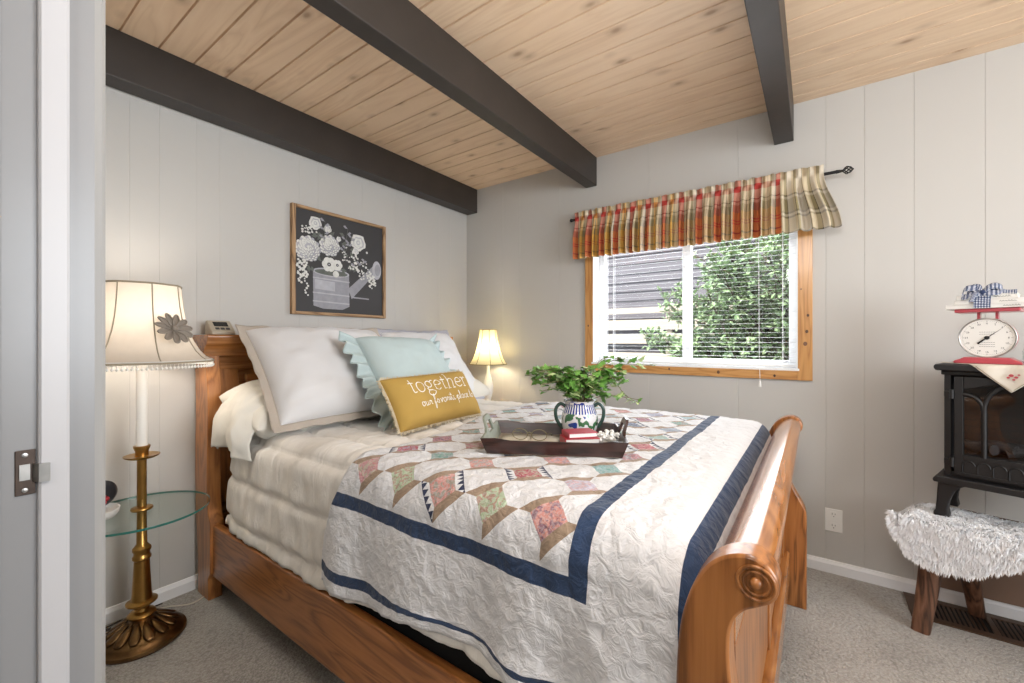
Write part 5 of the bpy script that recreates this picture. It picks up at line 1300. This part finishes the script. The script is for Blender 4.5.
# kitchen scale
KX, KY = .124, .070
ks = empty('kitchen_scale', sw(KX, KY, ZT), 'red kitchen scale with round white dial on top of the stove', 'scale', rz=SA)
build('base', MB().prism([(-.090, .0035), (.090, .0035), (.088, .014), (.072, .020), (.060, .028), (-.060, .028), (-.072, .020), (-.088, .014)], 'y', -.055, .060), M_red, ks, bevel=0.004)
DC = .104; DR = .073
def ylathe(prof, n=48):
    m = MB().lathe(prof, (0, 0, 0), n); m.v = [(p[0], -p[2], DC + p[1]) for p in m.v]; return m
build('housing', ylathe([(.060, -.055), (.074, -.045), (.0765, .030), (.0765, .038), (.073, .040), (.072, .036), (.002, .036)]), M_red, ks, smooth=35)
dial = build('dial', ylathe([(.072, .0362), (.072, .0368)]), M_paper, ks)
build('bezel', MB().tube([(.0745 * math.cos(a), -.039, DC + .0745 * math.sin(a)) for a in [2 * PI * k / 48 for k in range(48)]], .0026, 8, closed=True), M_steel, ks, smooth=180)
tk = MB()
for k in range(80):
    a = 2 * PI * k / 80; L = .006 if k % 5 == 0 else .003; wd_ = .0006 if k % 5 == 0 else .0003
    d_ = Vector((math.sin(a), 0, math.cos(a))); e_ = Vector((math.cos(a), 0, -math.sin(a)))
    tk.obox(Vector((0, -.0369, DC)) + d_ * (.067 - L / 2), d_ * L / 2, e_ * wd_, Vector((0, .0002, 0)))
def text_mb(s, size, cx, cz, yv, mb):
    cu = bpy.data.curves.new('txt', 'FONT'); cu.body = s; cu.size = size; cu.align_x = 'CENTER'; cu.align_y = 'CENTER'
    ob = bpy.data.objects.new('txt', cu); COL.objects.link(ob)
    dg = bpy.context.evaluated_depsgraph_get(); me = bpy.data.meshes.new_from_object(ob.evaluated_get(dg))
    mb.add([(cx + v_.co.x, yv, cz + v_.co.y) for v_ in me.vertices], [tuple(p.vertices) for p in me.polygons])
    bpy.data.objects.remove(ob); bpy.data.curves.remove(cu); bpy.data.meshes.remove(me)
for k in range(16):
    a = 2 * PI * k / 16; text_mb(str(k * 2) if k else '0', .0095, .055 * math.sin(a), DC + .055 * math.cos(a), -.0371, tk)
for k, z in enumerate((.022, .014, -.018, -.026, -.034)):
    for q in range(7): tk.obox((-.018 + q * .006, -.0370, DC + z), (.0022, 0, 0), (0, .0001, 0), (0, 0, .0006))
build('dial_markings', tk, M_dgrey, dial, fix=False)
nd = MB(); a = math.radians(47); d_ = Vector((math.sin(a), 0, math.cos(a))); e_ = Vector((math.cos(a), 0, -math.sin(a))); c_ = Vector((0, -.0395, DC))
nd.add([c_ - d_ * .034 - e_ * .0035, c_ - d_ * .034 + e_ * .0035, c_ + e_ * .0018, c_ + d_ * .058, c_ - e_ * .0018], [(0, 1, 2, 4), (4, 2, 3)])
nd.add(ylathe([(.007, .038), (.007, .041), (.004, .042)], 16).v, ylathe([(.007, .038), (.007, .041), (.004, .042)], 16).f)
build('needle', nd, M_black, ks, solid=.0006, fix=False)
for nx in (-.024, .024): build('neck', MB().box(nx - .004, nx + .004, -.02, .02, DC + .070, .205), M_red, ks)
build('platform', MB().box(-.085, .085, -.06, .075, .203, .217), M_red, ks, bevel=0.003)
# books with ribbon
BK = ZT + .2175
bkc = sw(KX, KY + .005)
bw = [(.212, .150, .0175, -.002), (.178, .142, .018, .004), (.158, .134, .018, -.001)]; z = BK
lb = ['white book, lowest and widest of the ribbon tied stack on the red scale', 'white book, middle one of the ribbon tied stack on the red scale', 'white book, topmost of the ribbon tied stack under the gingham bow']
for k, (bw_, bd_, bh_, ox) in enumerate(bw):
    c_ = sw(KX + ox, KY + .008); r = empty('book', (c_[0], c_[1], z), lb[k], 'book', 'white books on the scale', rz=SA + (k - 1) * .015)
    build('cover', MB().box(-bw_ / 2, bw_ / 2, -bd_ / 2, bd_ / 2, .0003, .0025).box(-bw_ / 2, bw_ / 2, -bd_ / 2, bd_ / 2, bh_ - .0025, bh_ - .0002).box(-bw_ / 2, bw_ / 2, -bd_ / 2 + .0022, -bd_ / 2 + .005, .0025, bh_ - .0025), M_paper, r, bevel=0.0008)
    build('pages', MB().box(-bw_ / 2 + .003, bw_ / 2 - .003, -bd_ / 2 + .005, bd_ / 2 - .003, .0025, bh_ - .0025), M_letter, r)
    sm = MB(); rr_ = random.Random(k)
    for q in range(6):
        xq = bw_ / 2 - .018 - q * .007 - .006; pts_ = [(xq, -bd_ / 2 + .0018, .006), (xq + .002, -bd_ / 2 + .0018, .006 + rr_.uniform(.003, .006)), (xq + .004, -bd_ / 2 + .0018, .006), (xq + .007, -bd_ / 2 + .0018, .0065)]
        sm.tube(pts_, .0006, 4)
    build('spine_lettering', sm, M_dgrey, r)
    z += bh_
ztop = z
rb_ = empty('gingham_ribbon', sw(KX, KY, ztop), 'navy and white gingham ribbon with a bow tied round the white books', 'ribbon', rz=SA)
rbm = MB(); zrel = ztop - 0  # local coords: z absolute minus root handled by ORG (rotated root keeps raw values)
h_ = ztop - BK
outl = [(-.0695, -h_), (-.0705, -h_ + .017), (-.0655, -h_ + .0172), (-.0655, -h_ + .034), (-.0605, -h_ + .0345), (-.0602, .0012), (.0, .0014), (.075, .0012)]
rbm.grid(1, len(outl) - 1, lambda a, b: ((a - .5) * .045 - .010, outl[min(int(round(b * (len(outl) - 1))), len(outl) - 1)][0] - .0015, outl[min(int(round(b * (len(outl) - 1))), len(outl) - 1)][1] + .0006), lambda a, b: (a * 3, b * 8))
build('band', rbm, M_ging, rb_, solid=.0008, fix=False)
bow = MB()
def loopstrip(pts_, wid, side):
    P = [Vector((-.010 + (p.x + .010) * .72, -.060 + (p.y + .060) * .8, p.z * .78 + .002)) for p in catmull(pts_, 6)]; wid *= .75
    bow.grid(3, len(P) - 1, lambda a, b: P[min(int(round(b * (len(P) - 1))), len(P) - 1)] + Vector(side) * (a - .5) * wid * (1 + .0 * b), lambda a, b: (a * 2.0, b * 6))
cx_ = -.010
loopstrip([(cx_, -.058, .004), (cx_ - .025, -.055, .030), (cx_ - .060, -.06, .030), (cx_ - .075, -.064, -.005), (cx_ - .062, -.075, -.012), (cx_ - .03, -.070, .004), (cx_, -.064, .005)], .034, (0.05, .5, .86))
loopstrip([(cx_, -.058, .004), (cx_ + .020, -.055, .030), (cx_ + .048, -.05, .038), (cx_ + .070, -.05, .022), (cx_ + .060, -.06, .006), (cx_ + .03, -.064, .004), (cx_, -.062, .005)], .034, (-.05, .5, .86))
loopstrip([(cx_, -.06, .008), (cx_ + .05, -.05, .016), (cx_ + .085, -.05, .004), (cx_ + .120, -.055, .003)], .024, (0, .45, .9))
loopstrip([(cx_, -.062, .008), (cx_ - .02, -.075, .006), (cx_ - .03, -.085, -.018), (cx_ - .038, -.088, -.040)], .022, (.9, 0.1, .1))
loopstrip([(cx_, -.058, .006), (cx_ - .01, -.05, .034), (cx_ - .035, -.045, .040), (cx_ - .055, -.05, .022), (cx_ - .03, -.055, .006), (cx_, -.058, .006)], .030, (.15, .5, .85))
build('bow', bow, M_ging, rb_, solid=.0008, smooth=180, fix=False)
build('knot', MB().ball((cx_, -.060, .008), .011, 10, .8), M_navycloth, rb_, smooth=180)
# jar with dark berries at the picture edge
jc = sw(.245, .050, ZT + .0036)
jr = empty('glass_jar', jc, 'glass jar of dark berries on the towel, right of the red scale', 'jar')
build('jar', MB().lathe([(.030, 0), (.034, .004), (.035, .05), (.030, .066), (.031, .078), (.029, .078), (.028, .066), (.032, .05), (.031, .006), (.001, .005)], jc, 28), M_tglass, jr, smooth=40)
mb = MB(); rj = random.Random(1)
for k in range(46):
    a = rj.uniform(0, 6.28); r_ = .021 * math.sqrt(rj.random()); mb.ball((jc[0] + r_ * math.cos(a), jc[1] + r_ * math.sin(a), jc[2] + .013 + rj.uniform(0, .055)), .0075, 8)
build('berries', mb, plain('dark_berries', (.02, .012, .03), .3), jr, smooth=180)

# made-up pendant fittings for the two added fill lights, out of view
for (x, y), lab in (((2.45, -2.05), 'made-up pendant for the added fill light above the view'), ((2.35, -3.7), 'made-up pendant for the added hall fill light behind the lens')):
    r = empty('fill_pendant', (x, y, H), lab, 'ceiling light')
    build('canopy', MB().lathe([(.05, H - .03), (.06, H - .012), (.06, H - .0005)], (x, y, 0), 32), M_candle, r, smooth=40)
    build('cord', MB().tube([(x, y, H - .03), (x, y, 2.26)], .004, 8), M_candle, r)
    build('lamp_holder', MB().lathe([(.022, 2.20), (.024, 2.24), (.012, 2.262)], (x, y, 0), 20), M_candle, r, smooth=40)
